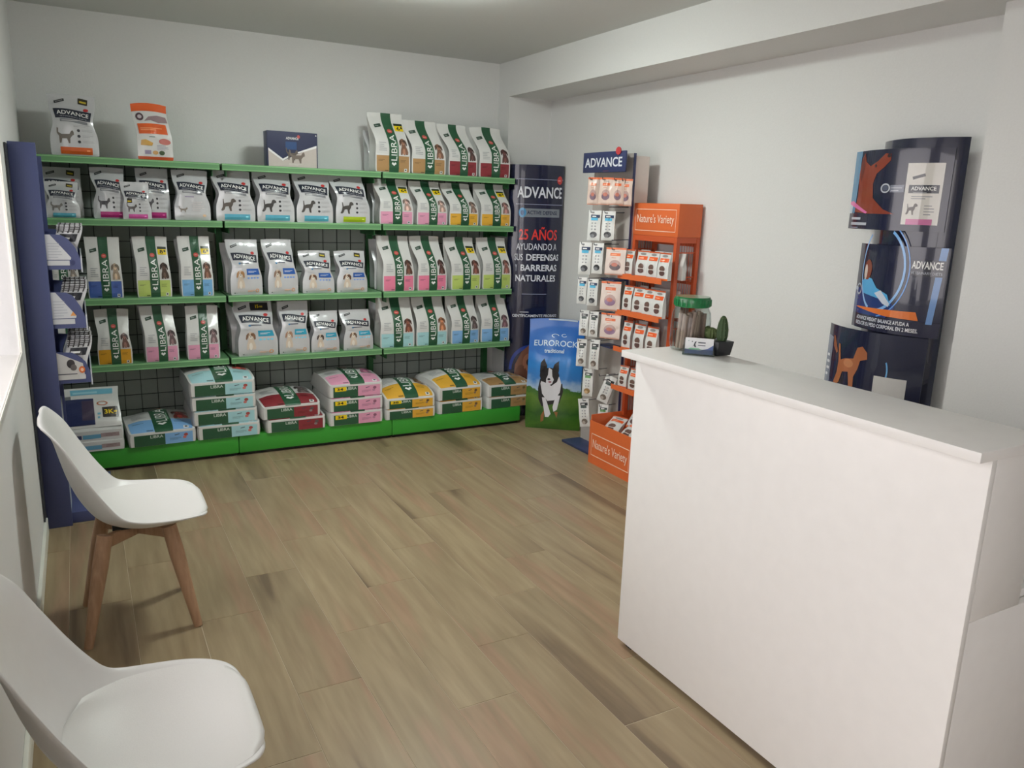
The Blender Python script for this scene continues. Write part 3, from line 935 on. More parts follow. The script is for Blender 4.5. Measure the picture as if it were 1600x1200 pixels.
# white bags at the left end of the base deck
dA = Design(4, 6)
dA.rect(.16, .80, .9, .95, (118, 184, 206), 1); dA.lines(.2, .83, .85, .91, 1, (160, 210, 224), 2, .7)
dA.rect(0, .05, .55, .68, (44, 52, 92), 1); dA.rect(.34, .15, .55, .62, (72, 62, 84), 2); dA.rect(0, .68, .16, .78, (120, 122, 124), 1)
dA.ring(.7, .53, .1, .05, .7, (190, 120, 90), 2, 16); dA.rect(.69, .2, .96, .44, (50, 46, 44), 2); dA.text('3Kg', .72, .24, .94, .38, YE, 3, bold=.02)
dA.lines(.6, .18, .66, .36, 2, (120, 184, 206), 2, .5)
eA = Design(4, 2); eA.rect(.3, .2, .62, .62, (110, 170, 200), 1); eA.rect(.62, .3, .95, .7, (170, 150, 150), 1); eA.lines(.7, .4, .9, .7, 2, (130, 110, 110), 2, .3); eA.rect(.02, .2, .28, .6, (70, 76, 110), 1)
for i in range(2):
    bag('pet_food_bag', 'white and blue bag lying flat, ' + ['bottom', 'upper'][i] + ' one at the left end of base deck', 'small bags at the left end of the base deck',
        None, .30, .36, .055, (.235, 4.862 + .01 * i, Z0 + .062 * i), 0, FOIL, end=eA, lying=True, seed=400 + i, bul=.006)
tb = bag('pet_food_bag', 'white bag with teal band, navy panel and 3Kg sticker leaning on the pile', 'small bags at the left end of the base deck', dA, .30, .27, .06,
         (.232, 4.905, Z0 + .132), 0, FOIL, seed=410, kink=.5, bul=.012)
tb.rotation_euler = (math.radians(-38), 0, .0)

# ================================================================ NAVY STAND at the left end
t = thing('display_stand', 'tall narrow navy display stand with trays in front of the left shelving end', 'stand', (.0, 4.09, 0))
box('stand_side', .008, .112, .0, .03, .0, 1.775, NAVY_S, t, bevel=.002)
box('stand_back', .016, .03, .031, .62, .0, 1.74, NAVY_S, t)
box('dark_strip', .002, .0075, -.10, .028, .02, 1.765, mat((58, 60, 66), .5), t)  # thin dark grey strip along the wall, ahead of the stand side
box('stand_side', .031, .112, .62, .65, .0, 1.74, NAVY_S, t)
box('stand_base', .031, .30, .032, .618, .0, .055, NAVY_S, t, bevel=.002)
bm = bmesh.new(); bx(bm, .106, .112, .031, .2, .06, .6)
finish('lower_card', bm, mat((170, 178, 186), .5), t)
for i, zt in enumerate((1.385, 1.125, .845)):
    zb = (1.225, .955, .695)[i]
    # tray: side cheek, floor and front lip
    for ys in (.032, .6):
        prof = [(.1125, zb), (.245, zb), (.245, zb + .05), (.228, zb + .10), (.20, zt - .02), (.175, zt - .005), (.1125, zt)]
        bm = bmesh.new()
        a = [bm.verts.new((x, ys, z)) for x, z in prof]; b_ = [bm.verts.new((x, ys + .006, z)) for x, z in prof]
        bm.faces.new(a); bm.faces.new(b_[::-1])
        for q in range(len(prof)):
            bm.faces.new((a[q], b_[q], b_[(q + 1) % len(prof)], a[(q + 1) % len(prof)])[::-1])
        finish('tray_cheek', bm, NAVY_S, t)
    box('tray_floor', .1125, .245, .0385, .5995, zb, zb + .005, NAVY_S, t)
    box('tray_lip', .2455, .251, .0325, .606, zb - .012, zb + .062, mat((200, 204, 212), .3), t)
    d = Design(1, 1)
    if i < 2:
        d.poly([(.0, .28), (.0, .98), (.15, .98), (.74, .34), (.72, .28)], (214, 216, 220), 1)
        d.lines(.05, .34, .5, .8, 6, (184, 188, 196), 2, .25); d.rect(0, .12, .68, .26, (206, 208, 212), 1)
        d.ell(.78, .2, .07, .07, (60, 66, 110), 2) if i == 0 else d.poly([(.55, .34), (.74, .34), (.64, .46)], (228, 160, 90), 3)
    else:
        d.poly([(0, .12), (0, .98), (.2, .9), (.8, .62), (.85, .12)], (214, 212, 210), 1)
        d.ell(.42, .62, .13, .14, (70, 66, 70), 2); d.ell(.5, .5, .1, .1, (110, 104, 104), 3); d.ell(.76, .42, .1, .11, (224, 116, 60), 3)
        d.ell(.76, .42, .05, .055, (246, 200, 170), 4); d.rect(0, .28, .6, .31, (90, 90, 100), 2); d.rect(.66, .14, .86, .26, (220, 220, 222), 3)
    apply_print(d, planar((.1125, .0315, zb), (.13, 0, 0), (0, 0, zt - zb)), 'tray_graphic', t)
# treat pouches in the trays
dP = Design(3, 5)
dP.lines(.0, .86, 1, 1, 3, (70, 68, 70), 1, .4); dP.rect(.15, .62, .85, .8, (40, 42, 50), 1); dP.lines(.2, .67, .8, .75, 1, WH, 2, .6)
for i in range(5): dP.poly([(.02 + .2 * i, .82), (.08 + .2 * i, .82), (.14 + .2 * i, 1), (.09 + .2 * i, 1)], (60, 58, 60), 3)
for i in range(4): dP.poly([(.1 + .2 * i, .1), (.2 + .2 * i, .1), (.28 + .16 * i, .55), (.2 + .16 * i, .55)], (60, 54, 54), 1)
dP.ell(.5, .25, .3, .12, (120, 70, 60), 2)
dP.rect(0, 0, 1, .05, (170, 160, 150), 1)
for i, zb in enumerate((1.2305, .9605, .7005)):
    for k in range(4):
        bag('treat_pouch', ['crinkled treat pouch in the top navy tray, ', 'crinkled treat pouch in the middle navy tray, ',
                            'black and white treat pouch in the lowest navy tray, '][i] + ['nearest', 'second from front', 'third from front', 'rearmost'][k], ['pouches in the top navy tray', 'pouches in the middle navy tray', 'pouches in the lowest navy tray'][i], dP, .105, .19, .022,
            (.182, 4.17 + .13 * k, zb), .12 * math.sin(k * 2 + i), FOILS, seed=500 + i * 5 + k, kink=.5, wr=.004, bul=.005, skew=.03, cat='pouch')

# ================================================================ RIGHT CORNER
# navy banner totem
t = thing('banner_totem', 'tall curved navy cardboard banner with white and red lettering in the corner', 'banner', (3.218, 5.088, 0), math.radians(-19))
BW, BD, BH = .41, .12, 1.868
def totem_map(u, v, off, W=BW, D=BD, z0=0.0, H=BH):
    a = (1 - u) * math.pi * .92 + math.pi * .04
    x = np.cos(a) * (W / 2 + off); y = -np.sin(a) * (D / 2 + off)
    return np.stack([x, y, z0 + v * H], -1)
bm = bmesh.new()
N = 40; ring = []
for z in (0, BH):
    ring.append([bm.verts.new((BW / 2 * math.cos(2 * math.pi * i / N), BD / 2 * math.sin(2 * math.pi * i / N), z)) for i in range(N)])
for i in range(N):
    bm.faces.new((ring[0][i], ring[0][(i + 1) % N], ring[1][(i + 1) % N], ring[1][i]))
bm.faces.new(ring[0][::-1]); bm.faces.new(ring[1])
bmesh.ops.scale(bm, vec=(.998, .995, 1), verts=bm.verts)
finish('banner_body', bm, NAVY_D, t, True)
d = Design(16, 4)
def zz(a): return a / BH
wt = (222, 224, 232)
# frame line around the name
for r in ((.12, 1.765, .90, 1.769), (.12, 1.588, .90, 1.592)): d.rect(r[0], zz(r[1]), r[2], zz(r[3]), (150, 154, 176), 1)
for r in ((.12, 1.59, .124, 1.769), (.896, 1.59, .90, 1.769)): d.rect(r[0], zz(r[1]), r[2], zz(r[3]), (150, 154, 176), 1)
d.text('ADVANCE', .15, zz(1.635), .86, zz(1.715), wt, 2, bold=.02)
d.ell(.80, zz(1.765), .06, zz(.03), (204, 60, 56), 3); d.lines(.755, zz(1.76), .845, zz(1.77), 1, (244, 190, 190), 4)
d.rect(.2, zz(1.50), .82, zz(1.56), (120, 126, 136), 1); d.ell(.24, zz(1.53), .06, zz(.035), (60, 140, 190), 2); d.ell(.24, zz(1.53), .03, zz(.018), (30, 80, 130), 3)
d.text('ACTIVE DEFENSE', .31, zz(1.518), .76, zz(1.545), (36, 42, 70), 2, bold=.02)
d.text('25 AÑOS', .2, zz(1.335), .78, zz(1.43), (220, 58, 54), 2, bold=.02)
d.text('AYUDANDO A', .16, zz(1.262), .78, zz(1.31), wt, 2)
d.text('SUS', .13, zz(1.185), .27, zz(1.233), wt, 2); d.text('DEFENSAS', .32, zz(1.185), .84, zz(1.233), wt, 2, bold=.025)
d.text('Y', .15, zz(1.108), .18, zz(1.156), wt, 2); d.text('BARRERAS', .24, zz(1.108), .80, zz(1.156), wt, 2, bold=.025)
d.text('NATURALES', .16, zz(1.031), .78, zz(1.079), wt, 2, bold=.02)
d.rect(.27, zz(.935), .63, zz(.94), (150, 154, 176), 1)
d.text('CIENTÍFICAMENTE PROBADO', .12, zz(.765), .86, zz(.79), wt, 2, bold=.02); d.lines(.25, zz(.8), .45, zz(.812), 1, wt, 2)
# brown dog picture at the foot
d.ring(.5, zz(.36), .42, zz(.2), .86, (34, 60, 140), 1, 30, 0, math.pi)
d.poly([(.18, zz(.24)), (.2, zz(.40)), (.3, zz(.50)), (.42, zz(.56)), (.6, zz(.54)), (.75, zz(.42)), (.8, zz(.25)), (.72, zz(.1)), (.5, zz(.08)), (.3, zz(.12))], (122, 78, 60), 2)
d.ell(.42, zz(.42), .1, zz(.07), (150, 100, 78), 3); d.ell(.3, zz(.30), .1, zz(.1), (100, 62, 48), 3); d.ell(.42, zz(.42), .045, zz(.03), (60, 40, 36), 4)
d.rect(.2, zz(.15), .6, zz(.20), (40, 46, 100), 4); d.text('ADVANCE', .24, zz(.165), .52, zz(.19), WH, 5)
for _n, (P_, F_, c_, l_) in enumerate(d.items):
    d.items[_n] = ([(.085 + .915 * u_, v_) for u_, v_ in P_], F_, c_, l_)
apply_print(d, totem_map, 'banner_print', t, base=.0006, step=.0004, rough=.2, coat=.6)

# big blue sack with the running dog
SKYGRASS = bpy.data.materials.new('sky_and_grass_print')
SKYGRASS.use_nodes = True
nt = SKYGRASS.node_tree; p = nt.nodes['Principled BSDF']; p.inputs['Roughness'].default_value = .28; p.inputs['Coat Weight'].default_value = .3
tc = nt.nodes.new('ShaderNodeTexCoord'); sp = nt.nodes.new('ShaderNodeSeparateXYZ'); nt.links.new(tc.outputs['Object'], sp.inputs[0])
nz = nt.nodes.new('ShaderNodeTexNoise'); nz.inputs['Scale'].default_value = 14; nz.inputs['Detail'].default_value = 5; nt.links.new(tc.outputs['Object'], nz.inputs[0])
ad = nt.nodes.new('ShaderNodeMath'); ad.operation = 'MULTIPLY_ADD'; nt.links.new(nz.outputs['Fac'], ad.inputs[0]); ad.inputs[1].default_value = .16; nt.links.new(sp.outputs['Z'], ad.inputs[2])
cr = nt.nodes.new('ShaderNodeValToRGB'); nt.links.new(ad.outputs[0], cr.inputs[0])
el = cr.color_ramp.elements
el[0].position = .0; el[0].color = rgb((34, 74, 26)); el[1].position = .88; el[1].color = rgb((22, 100, 190))
for pz, cc in ((.12, (70, 118, 34)), (.2, (44, 92, 30)), (.33, (96, 132, 50)), (.375, (60, 110, 50)), (.385, (176, 200, 226)), (.47, (60, 130, 206)), (.56, (52, 136, 214)), (.66, (24, 104, 192))):
    e = el.new(pz); e.color = rgb(cc)
nt.links.new(cr.outputs[0], p.inputs['Base Color'])
d = Design(6, 12)
K = (36, 34, 38); W_ = (226, 224, 230)
d.poly([(.25, .56), (.22, .42), (.24, .28), (.30, .22), (.62, .26), (.68, .40), (.66, .50)], K, 1)      # body
d.poly([(.29, .14), (.29, .06), (.34, .08), (.36, .2)], (150, 100, 56), 1)
d.poly([(.26, .49), (.30, .35), (.40, .27), (.52, .28), (.62, .38), (.64, .50), (.60, .6), (.3, .6)], W_, 2)  # ruff
d.poly([(.25, .70), (.24, .60), (.28, .52), (.36, .50), (.46, .46), (.56, .52), (.60, .62), (.56, .70), (.42, .73)], K, 3)
d.poly([(.24, .66), (.25, .80), (.31, .86), (.37, .76), (.36, .66)], K, 3)
d.poly([(.46, .68), (.50, .78), (.58, .83), (.59, .70), (.57, .62)], K, 3)
d.poly([(.40, .73), (.46, .70), (.47, .60), (.50, .55), (.47, .49), (.42, .47), (.36, .50), (.36, .56), (.39, .62)], W_, 4)
d.ell(.41, .555, .028, .016, (30, 26, 30), 5); d.ell(.43, .515, .03, .012, (150, 90, 100), 5)
d.poly([(.30, .30), (.36, .30), (.47, .16), (.43, .13), (.37, .13)], W_, 3); d.poly([(.50, .22), (.55, .34), (.63, .34), (.58, .2), (.52, .18)], W_, 3)
d.poly([(.53, .18), (.60, .18), (.58, .13)], (150, 100, 56), 3)
for _n, (P_, F_, c_, l_) in enumerate(d.items):
    d.items[_n] = ([(u_, float(np.interp(v_, [0, .13, .30, .515, .86, 1], [.02, .12, .30, .445, .655, .8]))) for u_, v_ in P_], F_, c_, l_)
d.text('EUROROCK', .10, .762, .90, .812, (206, 224, 240), 3, bold=.01); d.text('traditional', .30, .705, .66, .740, (214, 228, 240), 3, bold=.02, shear=-.0)
d.ring(.48, .850, .07, .016, .75, (206, 224, 240), 3, 12, 0, 4.5); d.ring(.64, .855, .05, .014, .75, (206, 224, 240), 3, 12, 1, 6)
d.rect(.34, .985, .86, .998, (190, 206, 220), 3)
t = bag('dog_food_sack', 'big blue and green sack with a running black and white dog on the floor', None, d, .40, .80, .12, (3.16, 4.64, 0.001), math.radians(-38), SKYGRASS,
        seed=63, kink=.6, bul=.03, wr=.008, cat='sack', crown=.012)

# peg stand against the right wall
PEGW = mat((214, 206, 200), .5, name='pale_perforated_board')
t = thing('peg_display_stand', 'slim white and navy peg display stand with hanging pouches along the right wall', 'stand', (3.205, 3.92, 0))
box('stand_column', .012, .115, 0, .41, .018, 1.89, PEGW, t)
box('navy_edge', .0, .0115, .0, .416, .018, 1.905, mat((176, 168, 164), .5), t)
box('navy_trim', -.006, .0115, -.004, -.0001, .018, 1.905, NAVY, t)
box('base_plate', -.145, .2, .01, .43, .0, .0175, NAVY, t, bevel=.003)
# header sign, turned a little
M = Matrix.Translation((-.075, .0, 0)) @ Matrix.Rotation(math.radians(3), 4, 'Z')
bm = bmesh.new(); bx(bm, -.006, .006, -.02, .40, 1.792, 1.915, bevel=.004, M=M); finish('header_sign', bm, NAVY, t, True)
d = Design(1, 1); d.text('ADVANCE', .06, .26, .93, .72, (226, 228, 236), 2, bold=.02); d.lines(.5, .06, .7, .12, 1, (120, 70, 90), 2)
O = M @ Vector((-.0065, .40, 1.792)); U = M.to_3x3() @ Vector((0, -.42, 0))
apply_print(d, planar(O, U, (0, 0, .123)), 'sign_lettering', t)
bm = bmesh.new(); tube(bm, M @ Vector((-.0075, .045, 1.915)), M @ Vector((-.013, .045, 1.915)), .023, n=24); finish('red_badge', bm, mat((196, 62, 66), .4), t)
bm = bmesh.new(); tube(bm, (-.07, .1, 1.82), (.0, .1, 1.82), .006); finish('sign_bracket', bm, BLACKP, t)
bm = bmesh.new(); tube(bm, (-.07, .3, 1.82), (.0, .3, 1.82), .006); finish('sign_bracket', bm, BLACKP, t)

DS1 = stick(); DS2 = stick((40, 52, 50), (96, 150, 90), (150, 120, 80)); DS3 = stick((36, 40, 44), (70, 84, 80), (110, 100, 92))
DT1 = treat(base=(214, 190, 178)); DT2 = treat(bowl=(150, 120, 150)); DT3 = treat((232, 120, 70), (110, 96, 100))
PEGS = [
 ('r1a', 3.06, 4.126, 1.596, .165, .070, DT1, 'brown treat pouch at the left of the top peg row under the navy sign'),
 ('r1b', 3.06, 3.990, 1.598, .160, .092, DT1, 'brown treat pouch with round picture, second in the top peg row'),
 ('r1c', 3.10, 3.925, 1.600, .155, .075, DT1, 'brown treat pouch partly covered, third in the top peg row'),
 ('r1d', 3.14, 3.900, 1.594, .158, .075, DT1, 'brown treat pouch at the right end of the top peg row'),
 ('r2a', 3.05, 4.083, 1.380, .182, .083, DS1, 'white chew stick pouch with blue band, left in the second peg row'),
 ('r2b', 3.08, 3.976, 1.386, .175, .081, DS1, 'white chew stick pouch with blue band, right in the second peg row'),
 ('r3a', 3.00, 4.092, 1.170, .198, .079, DS1, 'white chew stick pouch with blue band, left in the third peg row'),
 ('r3b', 3.04, 4.014, 1.182, .186, .070, DS1, 'white chew stick pouch with blue band, right in the third peg row'),
 ('r3c', 3.10, 3.908, 1.182, .164, .128, DT3, 'wide beige treat bag with orange top in the third peg row'),
 ('r4a', 3.00, 4.107, .985, .167, .062, DS1, 'white chew stick pouch with blue band, left in the fourth peg row'),
 ('r4b', 3.04, 4.048, .979, .166, .068, DS1, 'white chew stick pouch with blue band, right in the fourth peg row'),
 ('r4c', 3.10, 3.937, .960, .179, .126, DT2, 'wide beige treat bag with mauve bowl in the fourth peg row'),
 ('r5a', 3.02, 4.096, .782, .162, .060, DS3, 'white chew pouch with dark header, left in the fifth peg row'),
 ('r5b', 3.05, 4.033, .782, .160, .060, DS3, 'white chew pouch with dark header, right in the fifth peg row'),
 ('r5c', 3.10, 3.921, .786, .158, .131, DT2, 'wide beige treat bag with mauve bowl in the fifth peg row'),
 ('r6a', 3.02, 4.105, .581, .176, .064, DS3, 'white chew pouch with dark header, left in the sixth peg row'),
 ('r6b', 3.05, 4.006, .578, .190, .064, DS3, 'white chew pouch with dark header, right in the sixth peg row'),
 ('r7a', 3.05, 4.060, .391, .177, .070, DS2, 'white chew pouch with green band, left in the seventh peg row'),
 ('r7b', 3.10, 3.965, .370, .180, .075, DS3, 'white chew pouch hanging askew in the seventh peg row'),
 ('r8a', 3.05, 4.060, .185, .185, .070, DS3, 'white chew pouch hanging low at the bottom left of the peg stand'),
 ('r8b', 3.10, 3.945, .215, .140, .065, DS2, 'white chew pouch hanging low at the bottom right of the peg stand')]
HB = mat((40, 42, 56), .35, name='dark_hook_wire')
for i, (k, x, y, z, h, w, dd, lab) in enumerate(PEGS):
    rz = math.radians(-50 + random.Random(i).uniform(-8, 8))
    o = bag('treat_pouch', lab, 'pouches hanging on the peg stand', dd, w, h, .016, (x, y, z), rz, FOIL, seed=600 + i, kink=.3, bul=.005, wr=.0025, cat='pouch')
    if k == 'r7b': o.rotation_euler = (0, math.radians(18), rz)
    if k == 'r8a': o.rotation_euler = (0, math.radians(-8), rz)
    # its hook belongs to the stand
    bm = bmesh.new()
    hz = z + h - .012
    tube(bm, (x - 3.205 - .02, y - 3.92 + .012, hz), (.002, y - 3.92 + .012, hz + .006), .0022, n=6)
    tube(bm, (x - 3.205 - .02, y - 3.92 + .012, hz), (x - 3.205 - .022, y - 3.92 + .012, hz + .014), .0022, n=6)
    finish('hook', bm, HB, t)
for (x, y, z) in ((3.06, 3.95, 1.585), (3.08, 3.93, 1.39), (3.10, 3.935, .545), (3.08, 3.935, .52)):
    bm = bmesh.new(); tube(bm, (x - 3.205, y - 3.92, z), (.002, y - 3.92, z + .004), .0028, n=6); finish('hook', bm, HB, t)
for z in (1.155, .935, .735):
    box('shelf_tray', -.10, .0, .0, .14, z - .012, z - .004, NAVY, t)

# orange display rack
t = thing('orange_display_rack', 'orange rack with lettered header, wire sides and bottom bin against right wall', 'rack', (3.23, 3.51, 0))
OX = 3.23; OY = 3.51
def OB(name, a, b_, c, dd, e, f, m, bevel=0): return box(name, a - OX, b_ - OX, c - OY, dd - OY, e, f, m, t, bevel)
OB('header_box', 3.228, 3.40, 3.505, 3.92, 1.428, 1.615, ORANGE, .002)
d = Design(1, 1)
for r in ((.05, .80, .95, .82), (.05, .14, .95, .16), (.05, .14, .058, .82), (.942, .14, .95, .82)): d.rect(*r, (250, 214, 190), 1)
d.text("Nature's Variety", .09, .32, .91, .66, (252, 224, 206), 2, bold=.004)
apply_print(d, planar((-.0026, .41, 1.428), (0, -.415, 0), (0, 0, .187)), 'header_lettering', t)
for (px, py) in ((3.24, 3.52), (3.24, 3.905), (3.39, 3.52), (3.39, 3.905)):
    OB('post', px - .012, px + .012, py - .012, py + .012, .29, 1.4275, ORANGE_M)
OB('top_rail', 3.2525, 3.3775, 3.51, 3.53, 1.395, 1.4275, ORANGE_M)
OB('top_rail', 3.2285, 3.252, 3.5325, 3.8925, 1.395, 1.4275, ORANGE_M)
OSH = [1.185, .965, .735, .49]
for z in OSH:
    OB('rack_shelf', 3.135, 3.385, 3.5325, 3.892, z - .006, z, ORANGE_M)
    OB('shelf_lip', 3.128, 3.1345, 3.50, 3.915, z - .022, z + .008, ORANGE)
    OB('rear_rail', 3.375, 3.3849, 3.5325, 3.892, z + .19, z + .21, ORANGE_M)
for yy in (3.52, 3.905):
    bm = bmesh.new()
    for k in range(6):
        x = 3.262 + k * .0185
        tube(bm, (x - OX, yy - OY, .3), (x - OX, yy - OY, 1.394), .0018, n=6)
    for z in (.6, .9, 1.2, 1.34):
        bx(bm, 3.2525 - OX, 3.3775 - OX, yy - OY - .002, yy - OY + .002, z - .004, z + .004)
    finish('wire_side', bm, ORANGE_M, t)
# bottom bin
bm = bmesh.new()
bx(bm, 2.985 - OX, 2.992 - OX, 3.47 - OY, 3.915 - OY, .0, .275)
bx(bm, 2.9925 - OX, 3.40 - OX, 3.47 - OY, 3.476 - OY, .0, .31)
bx(bm, 2.9925 - OX, 3.40 - OX, 3.909 - OY, 3.915 - OY, .0, .31)
bx(bm, 2.9925 - OX, 3.40 - OX, 3.4765 - OY, 3.9085 - OY, .15, .156)
bx(bm, 3.394 - OX, 3.40 - OX, 3.4765 - OY, 3.9085 - OY, .0, .29)
finish('bottom_bin', bm, ORANGE, t)
d = Design(1, 1)
for r in ((.06, .70, .94, .72), (.06, .2, .94, .22), (.06, .2, .068, .72), (.932, .2, .94, .72)): d.rect(*r, (250, 214, 190), 1)
d.text("Nature's Variety", .10, .33, .90, .60, (252, 224, 206), 2, bold=.004)
apply_print(d, planar((2.985 - OX, 3.915 - OY, .0), (0, -.445, 0), (0, 0, .275)), 'bin_lettering', t)
CP = [catpouch(i) for i in range(1)]
k = 0
for r, (z, ys, h) in enumerate([(1.1855, [3.845, 3.715, 3.618, 3.518], .155), (.9655, [3.835, 3.728, 3.634, 3.542], .158), (.7355, [3.82, 3.70, 3.58], .172), (.4905, [3.83, 3.72, 3.61], .135)]):
    rn = ['top', 'second', 'third', 'lowest'][r]
    for i, y in enumerate(ys):
        k += 1
        pos = (['left end', 'second from left', 'third from left', 'right end'] if len(ys) == 4 else ['left end', 'middle', 'right end'])[i]
        bag('cat_food_pouch', f'white and orange pouch, {pos} of the {rn} orange rack shelf', 'pouches on the orange rack', CP[0],
            .082 if i else .07, h, .03, (3.15, y, z), math.radians(-78 + random.Random(k).uniform(-6, 6)), FOIL, seed=700 + k, kink=.4, bul=.004, wr=.002, cat='pouch')
        if i != 1 or r < 2:
            bag('cat_food_pouch', f'rear pouch of the {rn} orange rack shelf, behind the {pos} one', 'pouches at the rear of the orange rack', None,
                .075, h * .98, .03, (3.26, y, z), math.radians(-86), FOIL, seed=760 + k, kink=.4, bul=.004, wr=.002, cat='pouch')
for i, (x, y, z, rx, rz) in enumerate([(3.04, 3.80, .20, -52, -70), (3.05, 3.66, .20, -50, -84), (3.05, 3.55, .20, -46, -80), (3.16, 3.72, .25, -30, -88)]):
    o = bag('cat_food_pouch', ['pouch leaning at the far side of the orange bin', 'pouch leaning in the middle of the orange bin', 'pouch leaning at the near side of the orange bin', 'pouch standing at the rear of the orange bin'][i],
            'pouches in the orange bin', catpouch(), .11, .17, .03, (x, y, z), 0, FOIL, seed=790 + i, kink=.4, wr=.003, cat='pouch')
    o.rotation_euler = (math.radians(rx), 0, math.radians(rz))

# ================================================================ CURVED DOG POSTERS (right wall)
t = thing('poster_column', 'dark curved cardboard column with three dog posters behind the counter', 'display', (3.33, 2.15, 0))
def arc_map(ya, yb, x0, bulge, z0, z1):
    ya -= 2.15; yb -= 2.15; x0 -= 3.33
    def f(u, v, off):
        w = 2 * u - 1
        return np.stack([x0 - bulge * (1 - w * w) - off, ya + (yb - ya) * u, z0 + v * (z1 - z0)], -1)
    return f
def arc_sheet(name, ya, yb, x0, bulge, z0, z1, m, th=.004, lean=0.0, n=24):
    f = arc_map(ya, yb, x0, bulge, z0, z1)
    us = np.linspace(0, 1, n + 1)
    bm = bmesh.new()
    def row(v, off): return [bm.verts.new(tuple(p)) for p in f(us, np.full(n + 1, v), np.full(n + 1, off))]
    a, b_, c, e = row(0, 0), row(1, 0), row(1, -th), row(0, -th)
    for i in range(n):
        bm.faces.new((a[i], a[i+1], b_[i+1], b_[i])); bm.faces.new((b_[i], b_[i+1], c[i+1], c[i]))
        bm.faces.new((c[i], c[i+1], e[i+1], e[i])); bm.faces.new((e[i], e[i+1], a[i+1], a[i]))
    bm.faces.new((a[0], b_[0], c[0], e[0])); bm.faces.new((a[n], e[n], c[n], b_[n]))
    bmesh.ops.recalc_face_normals(bm, faces=bm.faces)
    finish(name, bm, m, t, True, 50)
    return f
box('rear_panel', .045, .05, -.16, .17, .0, 1.85, NAVY_D, t)
f0 = arc_sheet('column_sheet', 2.345, 1.965, 3.365, .085, 0.0, 1.895, NAVY_D)
f1 = arc_sheet('upper_poster', 2.455, 1.995, 3.33, .075, 1.522, 1.855, NAVY_D)
f2 = arc_sheet('middle_poster', 2.375, 1.955, 3.335, .070, 1.09, 1.46, NAVY_D)
f3 = arc_sheet('lower_poster', 2.475, 1.985, 3.32, .08, .60, 1.085, NAVY_D)
d = Design(16, 6)
d.poly([(0, .22), (0, 1), (.12, 1), (.1, .2)], (70, 130, 170), 1); d.poly([(.0, .2), (0, .35), (.06, .35), (.05, .2)], (190, 200, 214), 2)
d.poly([(.10, .22), (.13, .45), (.11, .70), (.13, .90), (.17, .97), (.20, .86), (.27, .80), (.36, .86), (.44, .95), (.50, .94), (.50, .86), (.44, .78), (.36, .70), (.33, .58), (.35, .40), (.48, .26), (.60, .2), (.3, .2)], (140, 58, 38), 2)
d.poly([(.13, .88), (.17, .95), (.19, .8), (.16, .6), (.13, .66)], (110, 44, 32), 3); d.ell(.48, .92, .02, .025, (60, 30, 30), 3); d.ell(.34, .80, .012, .02, (50, 26, 24), 3)
d.poly([(0, .35), (.06, .36), (.3, .22), (.28, .2), (.0, .32)], (222, 110, 170), 3)
d.lines(.06, .12, .30, .20, 1, (190, 194, 206), 3, .4); d.text('REDUCIR EL PICOR Y LA INFLAMACIÓN', .06, .055, .46, .085, (200, 204, 214), 3, bold=.01) if False else d.lines(.06, .05, .44, .12, 1, (190, 194, 206), 3, .5); d.lines(.06, .01, .26, .03, 1, (140, 144, 160), 3, .7)
d.ring(.48, .52, .05, .06, .7, (190, 194, 204), 3, 20); d.ell(.48, .52, .03, .035, (90, 96, 116), 3); d.rect(.53, .47, .66, .56, (120, 124, 140), 2); d.lines(.54, .485, .65, .55, 2, (180, 184, 196), 3, .4)
d.rect(.67, .08, .95, .82, (216, 212, 206), 3); d.rect(.71, .08, .91, .15, (204, 110, 160), 4)
d.rect(.70, .46, .93, .56, (46, 50, 62), 4); d.text('ADVANCE', .72, .495, .91, .54, WH, 5, bold=.02); d.lines(.74, .465, .9, .485, 1, GY, 5)
d.rrect(.77, .66, .1, .035, .3, (70, 70, 76), 4, asp=1.4); d.lines(.73, .39, .9, .44, 2, (130, 132, 140), 4, .4); d.shape(DOG, .70, .2, .79, .34, (80, 70, 66), 4)
d.lines(.84, .2, .92, .34, 4, (150, 150, 154), 4, .3)
apply_print(d, f1, 'poster_print', t, base=.0006, step=.0004, rough=.2, coat=.6)
d = Design(16, 6)
d.poly([(.0, .0), (.0, .45), (.16, .5), (.3, .42), (.5, .4), (.6, .3), (.4, .0)], (30, 56, 120), 1)
d.ring(.34, .72, .32, .50, .93, (126, 178, 236), 2, 40, -1.4, 1.1); d.ring(.34, .72, .36, .56, .97, (90, 150, 226), 2, 40, -1.4, 1.1)
d.ring(.34, .72, .24, .5, .93, (150, 190, 236), 2, 30, 2.2, 4.4)
d.ell(.2, .70, .06, .12, (132, 62, 44), 3); d.ell(.17, .67, .025, .09, (214, 200, 190), 4)
d.poly([(.12, .55), (.17, .42), (.3, .40), (.42, .38), (.5, .3), (.55, .32), (.5, .44), (.36, .5), (.28, .60), (.18, .62)], (84, 168, 222), 3)
d.poly([(.34, .44), (.46, .33), (.53, .3), (.54, .34), (.42, .48)], (206, 214, 230), 4)
d.ring(.08, .46, .05, .07, .7, (170, 176, 190), 4, 16); d.rect(-0.0, .44, .06, .48, (170, 176, 190), 3)
d.poly([(.06, .245), (.10, .255), (.8, .275), (.83, .18), (.5, .19)], (226, 118, 46), 3)
d.poly([(.93, 1), (.985, 1), (.94, .15), (.89, .15)], (110, 150, 206), 2)
d.rect(.70, .68, .98, .86, (40, 42, 56), 3); d.text('ADVANCE', .71, .76, .965, .845, WH, 4, bold=.02); d.text('VETERINARY DIETS', .71, .70, .965, .73, (190, 194, 206), 4)
d.rect(0, .0, 1, .17, (32, 34, 60), 2)
d.text('ADVANCE WEIGHT BALANCE AYUDA A', .1, .105, .76, .15, (222, 224, 232), 4, bold=.02)
